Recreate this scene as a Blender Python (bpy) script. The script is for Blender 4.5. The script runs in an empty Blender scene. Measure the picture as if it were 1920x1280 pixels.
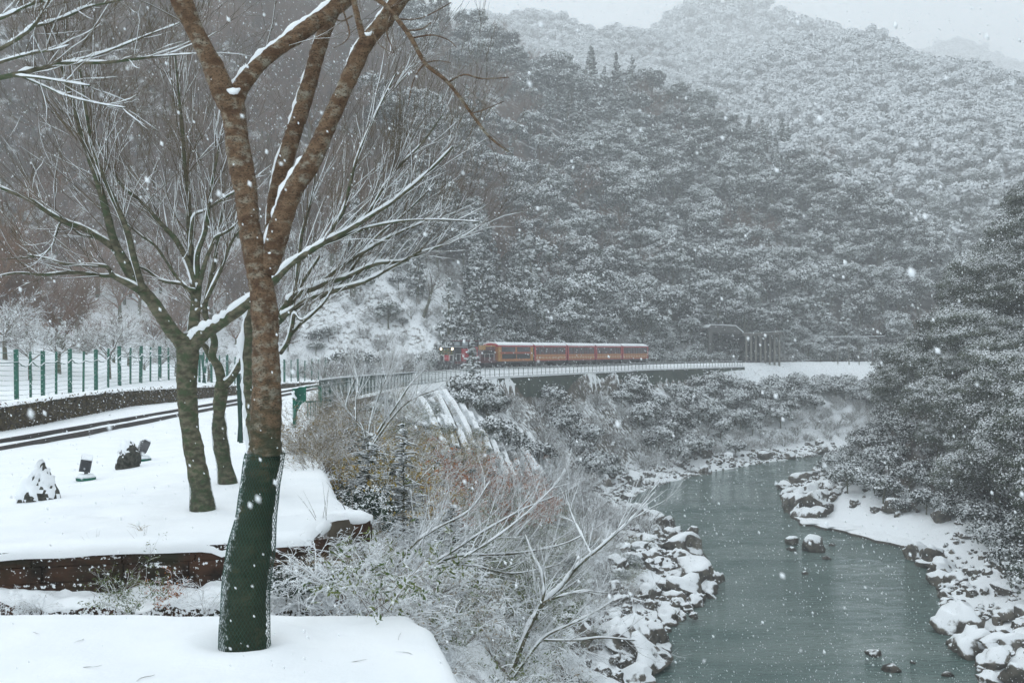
import bpy, math, random
import numpy as np
from mathutils import Vector, Matrix, Quaternion, noise as mnoise

# ------------------------------------------------------------------ camera, sky, sun, exposure
sc = bpy.context.scene
COL = sc.collection
FPX = 1867.0           # focal length in photo pixels (35 mm on a 36 mm frame, 1920 px wide)
CZ = 2.4               # camera height above the rails
HY = 660.0             # horizon row
cam_d = bpy.data.cameras.new("camera")
cam = bpy.data.objects.new("camera", cam_d); COL.objects.link(cam)
cam_d.sensor_width = 36.0; cam_d.lens = 35.0
cam_d.shift_y = (HY - 640.0) / 1920.0
cam_d.clip_start = 0.1; cam_d.clip_end = 6000
cam_d.dof.use_dof = True; cam_d.dof.focus_distance = 22.0; cam_d.dof.aperture_fstop = 5.6
cam.location = (0, 0, CZ); cam.rotation_euler = (math.radians(90), 0, 0)
sc.camera = cam
sc.view_settings.view_transform = 'Standard'; sc.view_settings.look = 'None'
sc.view_settings.gamma = 1.0; sc.view_settings.exposure = 0.0
sc.view_settings.use_curve_mapping = False
sc.render.engine = 'CYCLES'
sc.cycles.use_adaptive_sampling = True; sc.cycles.adaptive_threshold = 0.02
sc.cycles.max_bounces = 5; sc.cycles.diffuse_bounces = 3; sc.cycles.glossy_bounces = 2
sc.cycles.transmission_bounces = 2; sc.cycles.volume_bounces = 2; sc.cycles.transparent_max_bounces = 4
sc.cycles.use_denoising = True

SUN_EL, SUN_AZ = math.radians(48), math.radians(-60)
world = bpy.data.worlds.new("World"); sc.world = world
world.use_nodes = True
wn, wl = world.node_tree.nodes, world.node_tree.links
wn.clear()
w_out = wn.new('ShaderNodeOutputWorld'); w_bg = wn.new('ShaderNodeBackground')
w_sky = wn.new('ShaderNodeTexSky'); w_sky.sky_type = 'NISHITA'; w_sky.sun_disc = False
w_sky.sun_elevation = SUN_EL; w_sky.sun_rotation = SUN_AZ
w_sky.air_density = 1.0; w_sky.dust_density = 4.0
w_bg.inputs['Strength'].default_value = 0.1
w_tc = wn.new('ShaderNodeTexCoord'); w_sep = wn.new('ShaderNodeSeparateXYZ')
w_mr = wn.new('ShaderNodeMapRange'); w_mr.inputs['From Min'].default_value = 0.0; w_mr.inputs['From Max'].default_value = 1.0
w_mr.inputs['To Min'].default_value = 12.7; w_mr.inputs['To Max'].default_value = 13.9
w_cl = wn.new('ShaderNodeVectorMath'); w_cl.operation = 'SCALE'
w_cl.inputs[0].default_value = (0.915, 1.0, 1.06)          # overcast cloud layer, brighter overhead
w_mix = wn.new('ShaderNodeMix'); w_mix.data_type = 'RGBA'; w_mix.inputs['Factor'].default_value = 0.93
wl.new(w_tc.outputs['Generated'], w_sep.inputs[0]); wl.new(w_sep.outputs['Z'], w_mr.inputs['Value'])
wl.new(w_mr.outputs['Result'], w_cl.inputs['Scale'])
wl.new(w_sky.outputs['Color'], w_mix.inputs['A']); wl.new(w_cl.outputs['Vector'], w_mix.inputs['B'])
wl.new(w_mix.outputs['Result'], w_bg.inputs['Color']); wl.new(w_bg.outputs[0], w_out.inputs['Surface'])

sun_d = bpy.data.lights.new("sun", 'SUN'); sun_d.energy = 0.75; sun_d.angle = math.radians(25)
sun_d.color = (1.0, 0.98, 0.95)
sun = bpy.data.objects.new("sun", sun_d); COL.objects.link(sun)
sdir = Vector((math.sin(SUN_AZ) * math.cos(SUN_EL), math.cos(SUN_AZ) * math.cos(SUN_EL), math.sin(SUN_EL)))
sun.rotation_euler = sdir.to_track_quat('Z', 'Y').to_euler()

# ------------------------------------------------------------------ materials
def nt(name):
    m = bpy.data.materials.new(name); m.use_nodes = True
    t = m.node_tree; b = t.nodes['Principled BSDF']
    return m, t, b

def N(t, kind, **kw):
    n = t.nodes.new(kind)
    for k, v in kw.items():
        if k in n.inputs: n.inputs[k].default_value = v
        else: setattr(n, k, v)
    return n

def noise_node(t, scale, detail=4, vec=None, rough=0.55):
    n = N(t, 'ShaderNodeTexNoise', Scale=scale, Detail=detail, Roughness=rough)
    if vec is not None: t.links.new(vec, n.inputs['Vector'])
    return n.outputs['Fac']

def ramp(t, fac, lo, hi):
    r = N(t, 'ShaderNodeMapRange'); r.interpolation_type = 'SMOOTHSTEP'
    r.inputs['From Min'].default_value = lo; r.inputs['From Max'].default_value = hi
    t.links.new(fac, r.inputs['Value']); return r.outputs['Result']

def mixc(t, fac, a, b):
    m = N(t, 'ShaderNodeMix', data_type='RGBA')
    if isinstance(fac, float): m.inputs['Factor'].default_value = fac
    else: t.links.new(fac, m.inputs['Factor'])
    for s, v in (('A', a), ('B', b)):
        if isinstance(v, tuple): m.inputs[s].default_value = (*v, 1) if len(v) == 3 else v
        else: t.links.new(v, m.inputs[s])
    return m.outputs['Result']

def math_n(t, op, a, b):
    n = N(t, 'ShaderNodeMath', operation=op)
    for i, v in enumerate((a, b)):
        if isinstance(v, (int, float)): n.inputs[i].default_value = v
        else: t.links.new(v, n.inputs[i])
    return n.outputs[0]

SNOW = (0.86, 0.895, 0.92)

def plain(name, col, rough=0.6, metal=0.0, var=0.25, scale=8.0, bump=0.0):
    m, t, b = nt(name)
    tc = N(t, 'ShaderNodeTexCoord')
    f = noise_node(t, scale, 5, tc.outputs['Object'])
    c2 = tuple(c * (1 - var) for c in col); c3 = tuple(min(1, c * (1 + var)) for c in col)
    t.links.new(mixc(t, ramp(t, f, 0.3, 0.7), c2, c3), b.inputs['Base Color'])
    b.inputs['Roughness'].default_value = rough; b.inputs['Metallic'].default_value = metal
    if bump:
        bp = N(t, 'ShaderNodeBump', Strength=bump, Distance=0.02); t.links.new(f, bp.inputs['Height'])
        t.links.new(bp.outputs[0], b.inputs['Normal'])
    return m

def snowy(name, ca, cb, thr=0.5, soft=0.15, scale=3.0, nscale=6.0, amp=0.8, wind=(0, 0, 1), rough=0.85, ccs=0.37, cct=0.56,
          world_co=False, vary=0.0, cc=None, stretch=None, bump=0.0, attr=None, zmoss=None):
    """dark thing dusted with snow on the faces that look up / into the wind"""
    m, t, b = nt(name)
    tc = N(t, 'ShaderNodeTexCoord'); geo = N(t, 'ShaderNodeNewGeometry')
    co = geo.outputs['Position'] if world_co else tc.outputs['Object']
    cbase = co
    if stretch:
        mp = N(t, 'ShaderNodeMapping'); mp.inputs['Scale'].default_value = stretch
        t.links.new(co, mp.inputs['Vector']); cbase = mp.outputs['Vector']
    f1 = noise_node(t, scale, 5, cbase)
    base = mixc(t, ramp(t, f1, 0.36, 0.64), ca, cb)
    if cc:
        f3 = noise_node(t, scale * ccs, 5, cbase, 0.65); base = mixc(t, ramp(t, f3, cct - .1, cct + .1), base, cc)
    if zmoss:
        ff = noise_node(t, 55, 4, cbase, 0.7); base = mixc(t, ramp(t, ff, .50, .36), base, (0.04, 0.028, 0.018))
        sp = N(t, 'ShaderNodeSeparateXYZ'); t.links.new(geo.outputs['Position'], sp.inputs[0]); zz_ = math_n(t, 'ADD', sp.outputs['Z'], math_n(t, 'MULTIPLY', math_n(t, 'SUBTRACT', f1, .5), 1.6))
        base = mixc(t, math_n(t, 'MULTIPLY', ramp(t, zz_, zmoss, zmoss - 1.1), .85), base, (0.03, 0.045, 0.025))
    if vary:
        oi = N(t, 'ShaderNodeObjectInfo'); hs = N(t, 'ShaderNodeHueSaturation')
        mr = N(t, 'ShaderNodeMapRange'); mr.inputs['To Min'].default_value = 1 - vary; mr.inputs['To Max'].default_value = 1 + vary
        t.links.new(oi.outputs['Random'], mr.inputs['Value']); t.links.new(mr.outputs['Result'], hs.inputs['Value'])
        t.links.new(base, hs.inputs['Color']); base = hs.outputs['Color']
    w = Vector(wind).normalized()
    dt = N(t, 'ShaderNodeVectorMath', operation='DOT_PRODUCT'); t.links.new(geo.outputs['Normal'], dt.inputs[0])
    dt.inputs[1].default_value = w
    f2 = noise_node(t, nscale, 4, co)
    s = math_n(t, 'ADD', dt.outputs['Value'], math_n(t, 'MULTIPLY', math_n(t, 'SUBTRACT', f2, 0.5), amp * 2))
    if vary:
        s = math_n(t, 'ADD', s, math_n(t, 'MULTIPLY', math_n(t, 'SUBTRACT', oi.outputs['Random'], 0.5), vary * 0.7))
    fac = ramp(t, s, thr - soft, thr + soft)
    t.links.new(mixc(t, fac, base, SNOW), b.inputs['Base Color'])
    b.inputs['Roughness'].default_value = rough
    b.inputs['Specular IOR Level'].default_value = 0.2
    if bump:
        bp = N(t, 'ShaderNodeBump', Strength=bump, Distance=0.03); t.links.new(f1, bp.inputs['Height'])
        t.links.new(bp.outputs[0], b.inputs['Normal'])
    return m

M = {}
def mk_snow():
    m, t, b = nt('snow')
    geo = N(t, 'ShaderNodeNewGeometry')
    f = noise_node(t, 1.3, 6, geo.outputs['Position']); f2 = noise_node(t, 30, 3, geo.outputs['Position'])
    t.links.new(mixc(t, ramp(t, f, 0.35, 0.65), (0.85, 0.885, 0.91), (0.895, 0.925, 0.945)), b.inputs['Base Color'])
    b.inputs['Roughness'].default_value = 0.75; b.inputs['Specular IOR Level'].default_value = 0.15
    bp = N(t, 'ShaderNodeBump', Strength=0.6, Distance=0.04)
    t.links.new(math_n(t, 'ADD', f, math_n(t, 'MULTIPLY', f2, 0.15)), bp.inputs['Height']); t.links.new(bp.outputs[0], b.inputs['Normal'])
    return m
M['snow'] = mk_snow()
M['ground'] = snowy('bank_ground', (0.05, 0.045, 0.035), (0.12, 0.10, 0.075), thr=0.62, soft=0.12, scale=1.2, nscale=1.6, amp=0.55, world_co=True, bump=0.6)
M['forest_floor'] = snowy('forest_floor', (0.045, 0.038, 0.032), (0.09, 0.075, 0.06), thr=0.82, soft=0.15, scale=0.4, nscale=0.35, amp=0.6, world_co=True)
M['rock'] = snowy('river_rock', (0.055, 0.05, 0.043), (0.15, 0.135, 0.11), thr=0.55, soft=0.10, scale=1.6, nscale=1.3, amp=0.55, world_co=True, vary=0.25, bump=0.8)
M['wetrock'] = snowy('wet_rock', (0.03, 0.028, 0.025), (0.08, 0.07, 0.058), thr=0.95, soft=0.08, scale=2.0, nscale=3, amp=0.25, world_co=True, bump=0.8)
M['gstone'] = snowy('garden_stone', (0.035, 0.037, 0.032), (0.10, 0.10, 0.085), thr=0.5, soft=0.08, scale=5, nscale=4, amp=0.7, wind=(-.6, -.1, .75), bump=1.0)
M['bark'] = snowy('cherry_bark', (0.095, 0.055, 0.032), (0.18, 0.118, 0.072), thr=1.10, soft=0.1, scale=9.0, nscale=26, amp=0.62, wind=(-.95, -.15, .4), cc=(0.27, 0.245, 0.19), ccs=.9, cct=.57, stretch=(1.1, 1.1, 1.9), bump=1.0, zmoss=2.4)
M['bark_low'] = snowy('netted_bark', (0.07, 0.055, 0.035), (0.15, 0.11, 0.07), thr=0.86, soft=0.14, scale=9.0, nscale=34, amp=0.42, wind=(-.97, -.2, .05), stretch=(1.1, 1.1, 1.9), bump=1.0, zmoss=2.4)
M['bark_moss'] = snowy('mossy_bark', (0.020, 0.032, 0.020), (0.055, 0.058, 0.036), thr=0.86, soft=0.14, scale=6.0, nscale=34, amp=0.42, wind=(-.97, -.2, .05), cc=(0.02, 0.055, 0.035), stretch=(1.5, 1.5, 3), bump=0.9)
M['bark_grey'] = snowy('grey_bark', (0.068, 0.064, 0.044), (0.165, 0.152, 0.105), thr=0.98, soft=0.12, scale=8.0, nscale=24, amp=0.5, wind=(-.6, -.15, .8), cc=(0.065, 0.09, 0.048), ccs=.7, cct=.54, stretch=(1.3, 1.3, 2.2), bump=0.8)
M['twig'] = snowy('twig', (0.085, 0.066, 0.04), (0.16, 0.125, 0.078), thr=0.85, soft=0.15, scale=3, nscale=7, amp=0.5)
M['twig_dark'] = snowy('dark_twig', (0.05, 0.04, 0.028), (0.10, 0.08, 0.055), thr=0.55, soft=0.15, scale=3, nscale=5, amp=0.6)
M['twig_red'] = snowy('reddish_twig', (0.155, 0.08, 0.05), (0.15, 0.115, 0.08), thr=1.12, soft=0.25, scale=0.12, nscale=0.5, amp=0.6, vary=0.35)
M['twig_pale'] = snowy('snowy_twig', (0.11, 0.095, 0.075), (0.17, 0.15, 0.12), thr=0.02, soft=0.3, scale=0.7, nscale=0.8, amp=0.7, vary=0.2)
M['ever'] = snowy('evergreen_leaf', (0.022, 0.036, 0.028), (0.055, 0.07, 0.045), thr=0.42, soft=0.3, scale=0.5, nscale=0.7, amp=0.6, vary=0.5)
M['ever_near'] = snowy('bank_evergreen_leaf', (0.025, 0.042, 0.026), (0.075, 0.09, 0.05), thr=0.60, soft=0.32, scale=1.0, nscale=0.6, amp=0.85, vary=0.4)
M['ever_far'] = snowy('far_leaf', (0.03, 0.042, 0.036), (0.06, 0.07, 0.055), thr=-.4, soft=0.45, scale=0.2, nscale=0.12, amp=0.8, vary=0.6)  # snow-covered leaves, whitened further so the colour carries part of the haze
M['leaf_green'] = snowy('green_leaf', (0.06, 0.10, 0.03), (0.16, 0.19, 0.06), thr=0.98, soft=0.12, scale=3, nscale=5, amp=0.6)
M['leaf_yellow'] = snowy('yellow_leaf', (0.26, 0.23, 0.07), (0.46, 0.30, 0.08), thr=1.0, soft=0.12, scale=3, nscale=5, amp=0.6)
M['leaf_rust'] = snowy('rust_leaf', (0.22, 0.08, 0.03), (0.42, 0.16, 0.055), thr=1.0, soft=0.12, scale=3, nscale=5, amp=0.6)
M['needle'] = snowy('fir_needle', (0.02, 0.045, 0.032), (0.05, 0.08, 0.05), thr=0.55, soft=0.12, scale=3, nscale=5, amp=0.6)
M['grass'] = snowy('dry_grass', (0.20, 0.15, 0.08), (0.32, 0.26, 0.15), thr=1.02, soft=0.12, scale=3, nscale=5, amp=0.5)
M['hedge'] = snowy('hedge_leaf', (0.05, 0.042, 0.025), (0.15, 0.12, 0.065), thr=0.78, soft=0.1, scale=4, nscale=9, amp=0.85)
M['wallbrown'] = snowy('old_brown_wall', (0.020, 0.015, 0.011), (0.07, 0.036, 0.022), thr=0.93, soft=0.06, scale=3.5, nscale=26, amp=0.95, wind=(-.1, -.6, .7), cc=(0.03, 0.03, 0.018), bump=1.0)
M['green'] = snowy('green_paint', (0.006, 0.085, 0.058), (0.012, 0.13, 0.085), thr=1.05, soft=0.08, scale=4, nscale=12, amp=0.75, wind=(-.5, -.5, .7), rough=0.5)
M['rail_green'] = snowy('dark_green_steel', (0.02, 0.05, 0.04), (0.04, 0.075, 0.06), thr=0.62, soft=0.1, scale=4, nscale=2, amp=0.3, rough=0.6)
M['wire'] = snowy('snowy_wire', (0.05, 0.12, 0.10), (0.10, 0.17, 0.14), thr=0.3, soft=0.15, scale=2, nscale=1.5, amp=0.5)
M['net'] = plain('green_net', (0.008, 0.055, 0.036), 0.6)
M['rust'] = plain('rail_steel', (0.05, 0.042, 0.038), 0.6, 0.3)
M['sleeper'] = plain('sleeper', (0.06, 0.05, 0.04), 0.9)
M['concrete'] = snowy('old_concrete', (0.10, 0.10, 0.09), (0.20, 0.19, 0.17), thr=0.35, soft=0.15, scale=0.8, nscale=1.0, amp=0.35, world_co=True)
M['mosswall'] = snowy('mossy_wall', (0.025, 0.045, 0.035), (0.055, 0.075, 0.055), thr=0.9, soft=0.15, scale=0.7, nscale=1.2, amp=0.6, world_co=True)
M['slot'] = plain('dark_slot', (0.03, 0.03, 0.028), 0.95)
M['shed'] = plain('shed_concrete', (0.10, 0.10, 0.095), 0.9, scale=0.6)
M['shedpost'] = snowy('shed_post_concrete', (0.16, 0.155, 0.14), (0.26, 0.25, 0.22), thr=0.9, soft=0.1, scale=1, nscale=2, amp=0.3)
M['black'] = plain('train_and_shade_black', (0.018, 0.018, 0.02), 0.55)  # black train parts; also the shade painted inside the rock shed
M['glass'] = plain('dark_window', (0.035, 0.037, 0.042), 0.15)
M['carwindow'] = plain('carriage_window', (0.085, 0.075, 0.08), 0.2, var=.5, scale=2.5)
M['glass_pale'] = plain('cab_window_glass', (0.22, 0.25, 0.26), 0.15)
M['red'] = plain('train_red', (0.38, 0.022, 0.032), 0.45)
M['orange'] = plain('train_orange', (0.40, 0.15, 0.045), 0.5, var=0.35, scale=5)
M['ochre'] = plain('train_ochre', (0.42, 0.22, 0.05), 0.5)
M['cream'] = plain('train_cream', (0.62, 0.55, 0.38), 0.5)
M['maroon'] = plain('train_maroon', (0.09, 0.02, 0.025), 0.5)
M['wreath'] = plain('wreath_leaf', (0.10, 0.16, 0.05), 0.8, var=0.6, scale=20)
M['white'] = plain('white_paint', (0.75, 0.75, 0.73), 0.5, var=0.05)
M['grey_metal'] = snowy('grey_metal', (0.06, 0.062, 0.065), (0.13, 0.13, 0.135), thr=0.85, soft=0.1, scale=6, nscale=14, amp=0.6, wind=(-.3, -.3, .8), rough=0.5)
def mk_lamp():
    m, t, b = nt('headlight_glow'); b.inputs['Emission Color'].default_value = (1, .80, .5, 1); b.inputs['Emission Strength'].default_value = 7
    return m
M['lamp'] = mk_lamp()
def mk_water():
    m, t, b = nt('river_water')
    geo = N(t, 'ShaderNodeNewGeometry')
    mp = N(t, 'ShaderNodeMapping'); mp.inputs['Scale'].default_value = (0.45, 1.3, 1); t.links.new(geo.outputs['Position'], mp.inputs['Vector'])
    f = noise_node(t, 2.2, 4, mp.outputs['Vector'], 0.62); mp2 = N(t, 'ShaderNodeMapping'); mp2.inputs['Scale'].default_value = (0.35, 1.0, 1); mp2.inputs['Rotation'].default_value = (0, 0, .35); t.links.new(geo.outputs['Position'], mp2.inputs['Vector']); g = noise_node(t, 0.22, 6, mp2.outputs['Vector'], 0.6)
    g2 = noise_node(t, 3.0, 3, mp.outputs['Vector'])
    t.links.new(mixc(t, ramp(t, g, 0.35, 0.65), (0.050, 0.100, 0.088), (0.115, 0.165, 0.150)), b.inputs['Base Color'])  # paler and darker streaks paint uneven sky reflection into the water colour
    b.inputs['Roughness'].default_value = 0.06; b.inputs['IOR'].default_value = 1.45
    bp = N(t, 'ShaderNodeBump', Strength=0.8, Distance=0.25)
    t.links.new(math_n(t, 'ADD', f, math_n(t, 'MULTIPLY', g2, 0.12)), bp.inputs['Height']); t.links.new(bp.outputs[0], b.inputs['Normal'])
    return m
M['water'] = mk_water()

# ------------------------------------------------------------------ object helpers
def tag(o, label=None, cat=None, group=None, kind=None):
    if label: o['label'] = label
    if cat: o['category'] = cat
    if group: o['group'] = group
    if kind: o['kind'] = kind
    return o

def empty(name, loc, label, cat, group=None, rz=0.0):
    o = bpy.data.objects.new(name, None); COL.objects.link(o)
    o.location = loc; o.rotation_euler = (0, 0, rz); o.empty_display_size = 0.3
    return tag(o, label, cat, group)

def link(name, me, parent=None, loc=None):
    o = bpy.data.objects.new(name, me); COL.objects.link(o)
    if parent is not None: o.parent = parent
    if loc is not None: o.location = loc
    return o

def np_mesh(name, V, F, mats, mi=None, smooth=False):
    """V (n,3), F (m,k) with constant k"""
    V = np.asarray(V, dtype=np.float32); F = np.asarray(F, dtype=np.int32)
    me = bpy.data.meshes.new(name)
    me.vertices.add(len(V)); me.vertices.foreach_set('co', V.ravel())
    me.loops.add(F.size); me.loops.foreach_set('vertex_index', F.ravel())
    me.polygons.add(len(F)); me.polygons.foreach_set('loop_start', np.arange(len(F), dtype=np.int32) * F.shape[1])
    for m in mats: me.materials.append(m)
    if mi is not None: me.polygons.foreach_set('material_index', np.asarray(mi, dtype=np.int32))
    me.polygons.foreach_set('use_smooth', np.full(len(F), smooth, dtype=bool))
    me.update(calc_edges=True); me.validate()
    return me

class MB:
    def __init__(s): s.v = []; s.f = []; s.m = []
    def box(s, c, size, rot=None, m=0, taper=1.0):
        x, y, z = [a / 2 for a in size]; b = len(s.v)
        for dz in (-1, 1):
            k = taper if dz > 0 else 1
            for dx, dy in ((-1, -1), (1, -1), (1, 1), (-1, 1)):
                p = Vector((dx * x * k, dy * y * k, dz * z))
                if rot is not None: p = rot @ p
                s.v.append(tuple(p + Vector(c)))
        for q in ((0, 3, 2, 1), (4, 5, 6, 7), (0, 1, 5, 4), (1, 2, 6, 5), (2, 3, 7, 6), (3, 0, 4, 7)):
            s.f.append(tuple(b + i for i in q)); s.m.append(m)
    def bar(s, a, c, w, h=None, m=0):
        a, c = Vector(a), Vector(c); d = c - a; L = d.length
        if L < 1e-6: return
        s.box((a + c) / 2, (w, h or w, L), d.to_track_quat('Z', 'Y').to_matrix(), m)
    def tube(s, pts, rads, sides=6, m=0, cap=True, rough=0.0):
        n = len(pts); b = len(s.v)
        up = Vector((0.13, 0.97, 0.2))
        for i in range(n):
            t = (pts[min(i + 1, n - 1)] - pts[max(i - 1, 0)])
            if t.length < 1e-9: t = Vector((0, 0, 1))
            t.normalize(); a = t.cross(up)
            if a.length < 0.05: a = t.cross(Vector((1, 0, 0)))
            a.normalize(); c = t.cross(a)
            for k in range(sides):
                an = 2 * math.pi * k / sides
                q_ = pts[i] + (a * math.cos(an) + c * math.sin(an)) * rads[i]
                if rough: q_ = q_ + (q_ - pts[i]) * rough * (mnoise.noise(Vector((q_.x * 22, q_.y * 22, q_.z * 38))) + .7 * mnoise.noise(Vector((q_.x * 9, q_.y * 9, q_.z * 5))))
                s.v.append(tuple(q_))
        for i in range(n - 1):
            for k in range(sides):
                k2 = (k + 1) % sides
                s.f.append((b + i * sides + k, b + i * sides + k2, b + (i + 1) * sides + k2, b + (i + 1) * sides + k)); s.m.append(m)
        if cap:
            s.f.append(tuple(b + k for k in range(sides))[::-1]); s.m.append(m)
            s.f.append(tuple(b + (n - 1) * sides + k for k in range(sides))); s.m.append(m)
    def disc(s, c, r, h, sides=16, m=0, axis=Vector((0, 0, 1)), r2=None):
        c = Vector(c); s.tube([c - axis * h / 2, c + axis * h / 2], [r, r if r2 is None else r2], sides, m)
    def leaf(s, p, n, size, asp=0.5, m=0, tdir=None):
        n = n.normalized(); a = n.cross(tdir if tdir is not None else Vector((random.uniform(-1, 1), random.uniform(-1, 1), random.uniform(-1, 1))))
        if a.length < 1e-3: a = Vector((1, 0, 0))
        a.normalize(); c = n.cross(a); b = len(s.v)
        s.v += [tuple(p), tuple(p + a * size * asp * .5 + c * size * .5), tuple(p + c * size), tuple(p - a * size * asp * .5 + c * size * .5)]
        s.f.append((b, b + 1, b + 2, b + 3)); s.m.append(m)
    def mesh(s, name, mats, smooth=False):
        me = bpy.data.meshes.new(name); me.from_pydata(s.v, [], s.f)
        for m in mats: me.materials.append(M[m] if isinstance(m, str) else m)
        me.polygons.foreach_set('material_index', s.m)
        if smooth: me.polygons.foreach_set('use_smooth', [True] * len(me.polygons))
        me.update(); return me
    def build(s, name, mats, parent=None, smooth=False, loc=None):
        if isinstance(mats, str): mats = [mats]
        if loc is not None:
            l = Vector(loc); s.v = [(x - l.x, y - l.y, z - l.z) for x, y, z in s.v]
        return link(name, s.mesh(name, mats, smooth), parent, loc)

def P(px, py, d):
    """the point at depth d that lies on the line of sight through a pixel of the photo"""
    return Vector(((px - 960) / FPX * d, d, CZ - (py - HY) / FPX * d))

def catmull(pts, n=4):
    out = []; L = len(pts)
    for i in range(L - 1):
        p0, p1, p2, p3 = [np.array(pts[max(0, min(L - 1, j))], dtype=float) for j in (i - 1, i, i + 1, i + 2)]
        for k in range(n):
            t = k / n
            out.append(0.5 * ((2 * p1) + (-p0 + p2) * t + (2 * p0 - 5 * p1 + 4 * p2 - p3) * t * t + (-p0 + 3 * p1 - 3 * p2 + p3) * t ** 3))
    out.append(np.array(pts[-1], dtype=float)); return out

# ------------------------------------------------------------------ terrain
def vnoise(x, y, seed=0):
    xi = np.floor(x).astype(np.int64); yi = np.floor(y).astype(np.int64); xf = x - xi; yf = y - yi
    def h(a, b):
        n = (a * 374761393 + b * 668265263 + seed * 1442695041) & 0x7fffffff
        n = ((n ^ (n >> 13)) * 1274126177) & 0x7fffffff
        return ((n ^ (n >> 16)) & 0xffff) / 65535.0
    u = xf * xf * (3 - 2 * xf); v = yf * yf * (3 - 2 * yf)
    return (h(xi, yi) * (1 - u) + h(xi + 1, yi) * u) * (1 - v) + (h(xi, yi + 1) * (1 - u) + h(xi + 1, yi + 1) * u) * v - 0.5
def fbm(x, y, s, o=4, seed=0):
    r = 0; a = 1.0
    for k in range(o):
        r = r + vnoise(x / s, y / s, seed + k) * a; s /= 2.1; a *= 0.5
    return r

ZW = -17.6
EDGE = np.array([(-30, 3.4), (0, 1.1), (6.9, -.45), (8.5, -.95), (11.3, -2.45), (12.9, -2.45), (13.1, -2.05), (14.8, -2.7), (17.8, -3.4), (23, -4.6), (30, -6.4), (46, -8.9), (82, -9.9),
                 (100, -9.6), (118, -7.4), (145, 3.3), (185, 24), (228, 52.7), (260, 95), (300, 220), (400, 700), (900, 1500)])
RL = np.array([(-30, 7), (40, 7.0), (60, 8), (72, 11.2), (81, 16), (87, 17.8), (101, 18), (124, 16), (133, 14.6), (149, 21.6), (166, 33), (182, 48), (196, 63), (202, 73), (215, 115), (235, 240), (262, 900), (900, 2500)])
RR = np.array([(-30, 30), (40, 28), (60, 29), (72, 32), (87, 37.7), (104, 41), (110, 38.5), (122, 35.5), (144, 40), (170, 54.6), (187, 68), (198, 110), (212, 240), (232, 900), (900, 4000)])
TRK = catmull([(-13.45, -25), (-13.4, 26), (-13.4, 54), (-13.6, 80), (-12.4, 105), (-8.9, 135), (7.5, 167), (27, 200), (55, 235), (95, 262), (200, 292)], 6)
TRKN = np.array(TRK)
TOPZ = np.array([(-30, .3), (22, .3), (32, 0.02), (46, -.12), (82, -.65), (110, -1.0), (900, -1.05)])
def polydist(x, y, pl):
    d = np.full(np.shape(x), 1e9)
    for (ax, ay), (bx, by) in zip(pl[:-1], pl[1:]):
        vx, vy = bx - ax, by - ay; t = np.clip(((x - ax) * vx + (y - ay) * vy) / (vx * vx + vy * vy), 0, 1)
        d = np.minimum(d, np.hypot(x - ax - t * vx, y - ay - t * vy))
    return d
def ridge(x, y, pts, slope):
    z = np.full(np.shape(x), -1e9)
    for (ax, ay, az), (bx, by, bz) in zip(pts[:-1], pts[1:]):
        vx, vy = bx - ax, by - ay; t = np.clip(((x - ax) * vx + (y - ay) * vy) / (vx * vx + vy * vy), 0, 1)
        d = np.hypot(x - ax - t * vx, y - ay - t * vy)
        z = np.maximum(z, az + (bz - az) * t - slope * np.sqrt(d * d + 64) + slope * 8)
    return z
def rp(lst, sub):
    o = []
    for px, py, d in lst:
        p = P(px, py, d); o.append((p.x, p.y, p.z - sub))
    return o
R1 = [(-330, 260, 200), (-200, 330, 190), (-70, 320, 150)] + rp([(1000, -5, 330), (1100, 78, 345), (1200, 138, 360), (1300, 190, 368), (1400, 280, 375), (1500, 365, 382), (1600, 420, 385), (1690, 490, 375), (1760, 600, 350)], 7)
R2 = rp([(600, 40, 900), (900, 30, 900), (1040, 30, 880), (1140, 58, 860), (1225, 75, 840), (1330, 110, 780), (1430, 95, 730), (1500, 48, 700), (1580, 45, 680), (1660, 72, 660), (1740, 118, 630), (1840, 165, 600), (1920, 200, 570), (2100, 290, 500), (2300, 420, 420)], 7)
R2b = rp([(1180, 110, 1150), (1240, 60, 1130), (1310, 14, 1120), (1400, 2, 1120), (1480, 30, 1120), (1600, 110, 1120), (1700, 200, 1150)], 6)
R3 = rp([(1500, 260, 1750), (1660, 170, 1750), (1730, 100, 1750), (1780, 84, 1750), (1850, 112, 1700), (1920, 160, 1700), (2100, 240, 1700)], 5)

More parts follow.
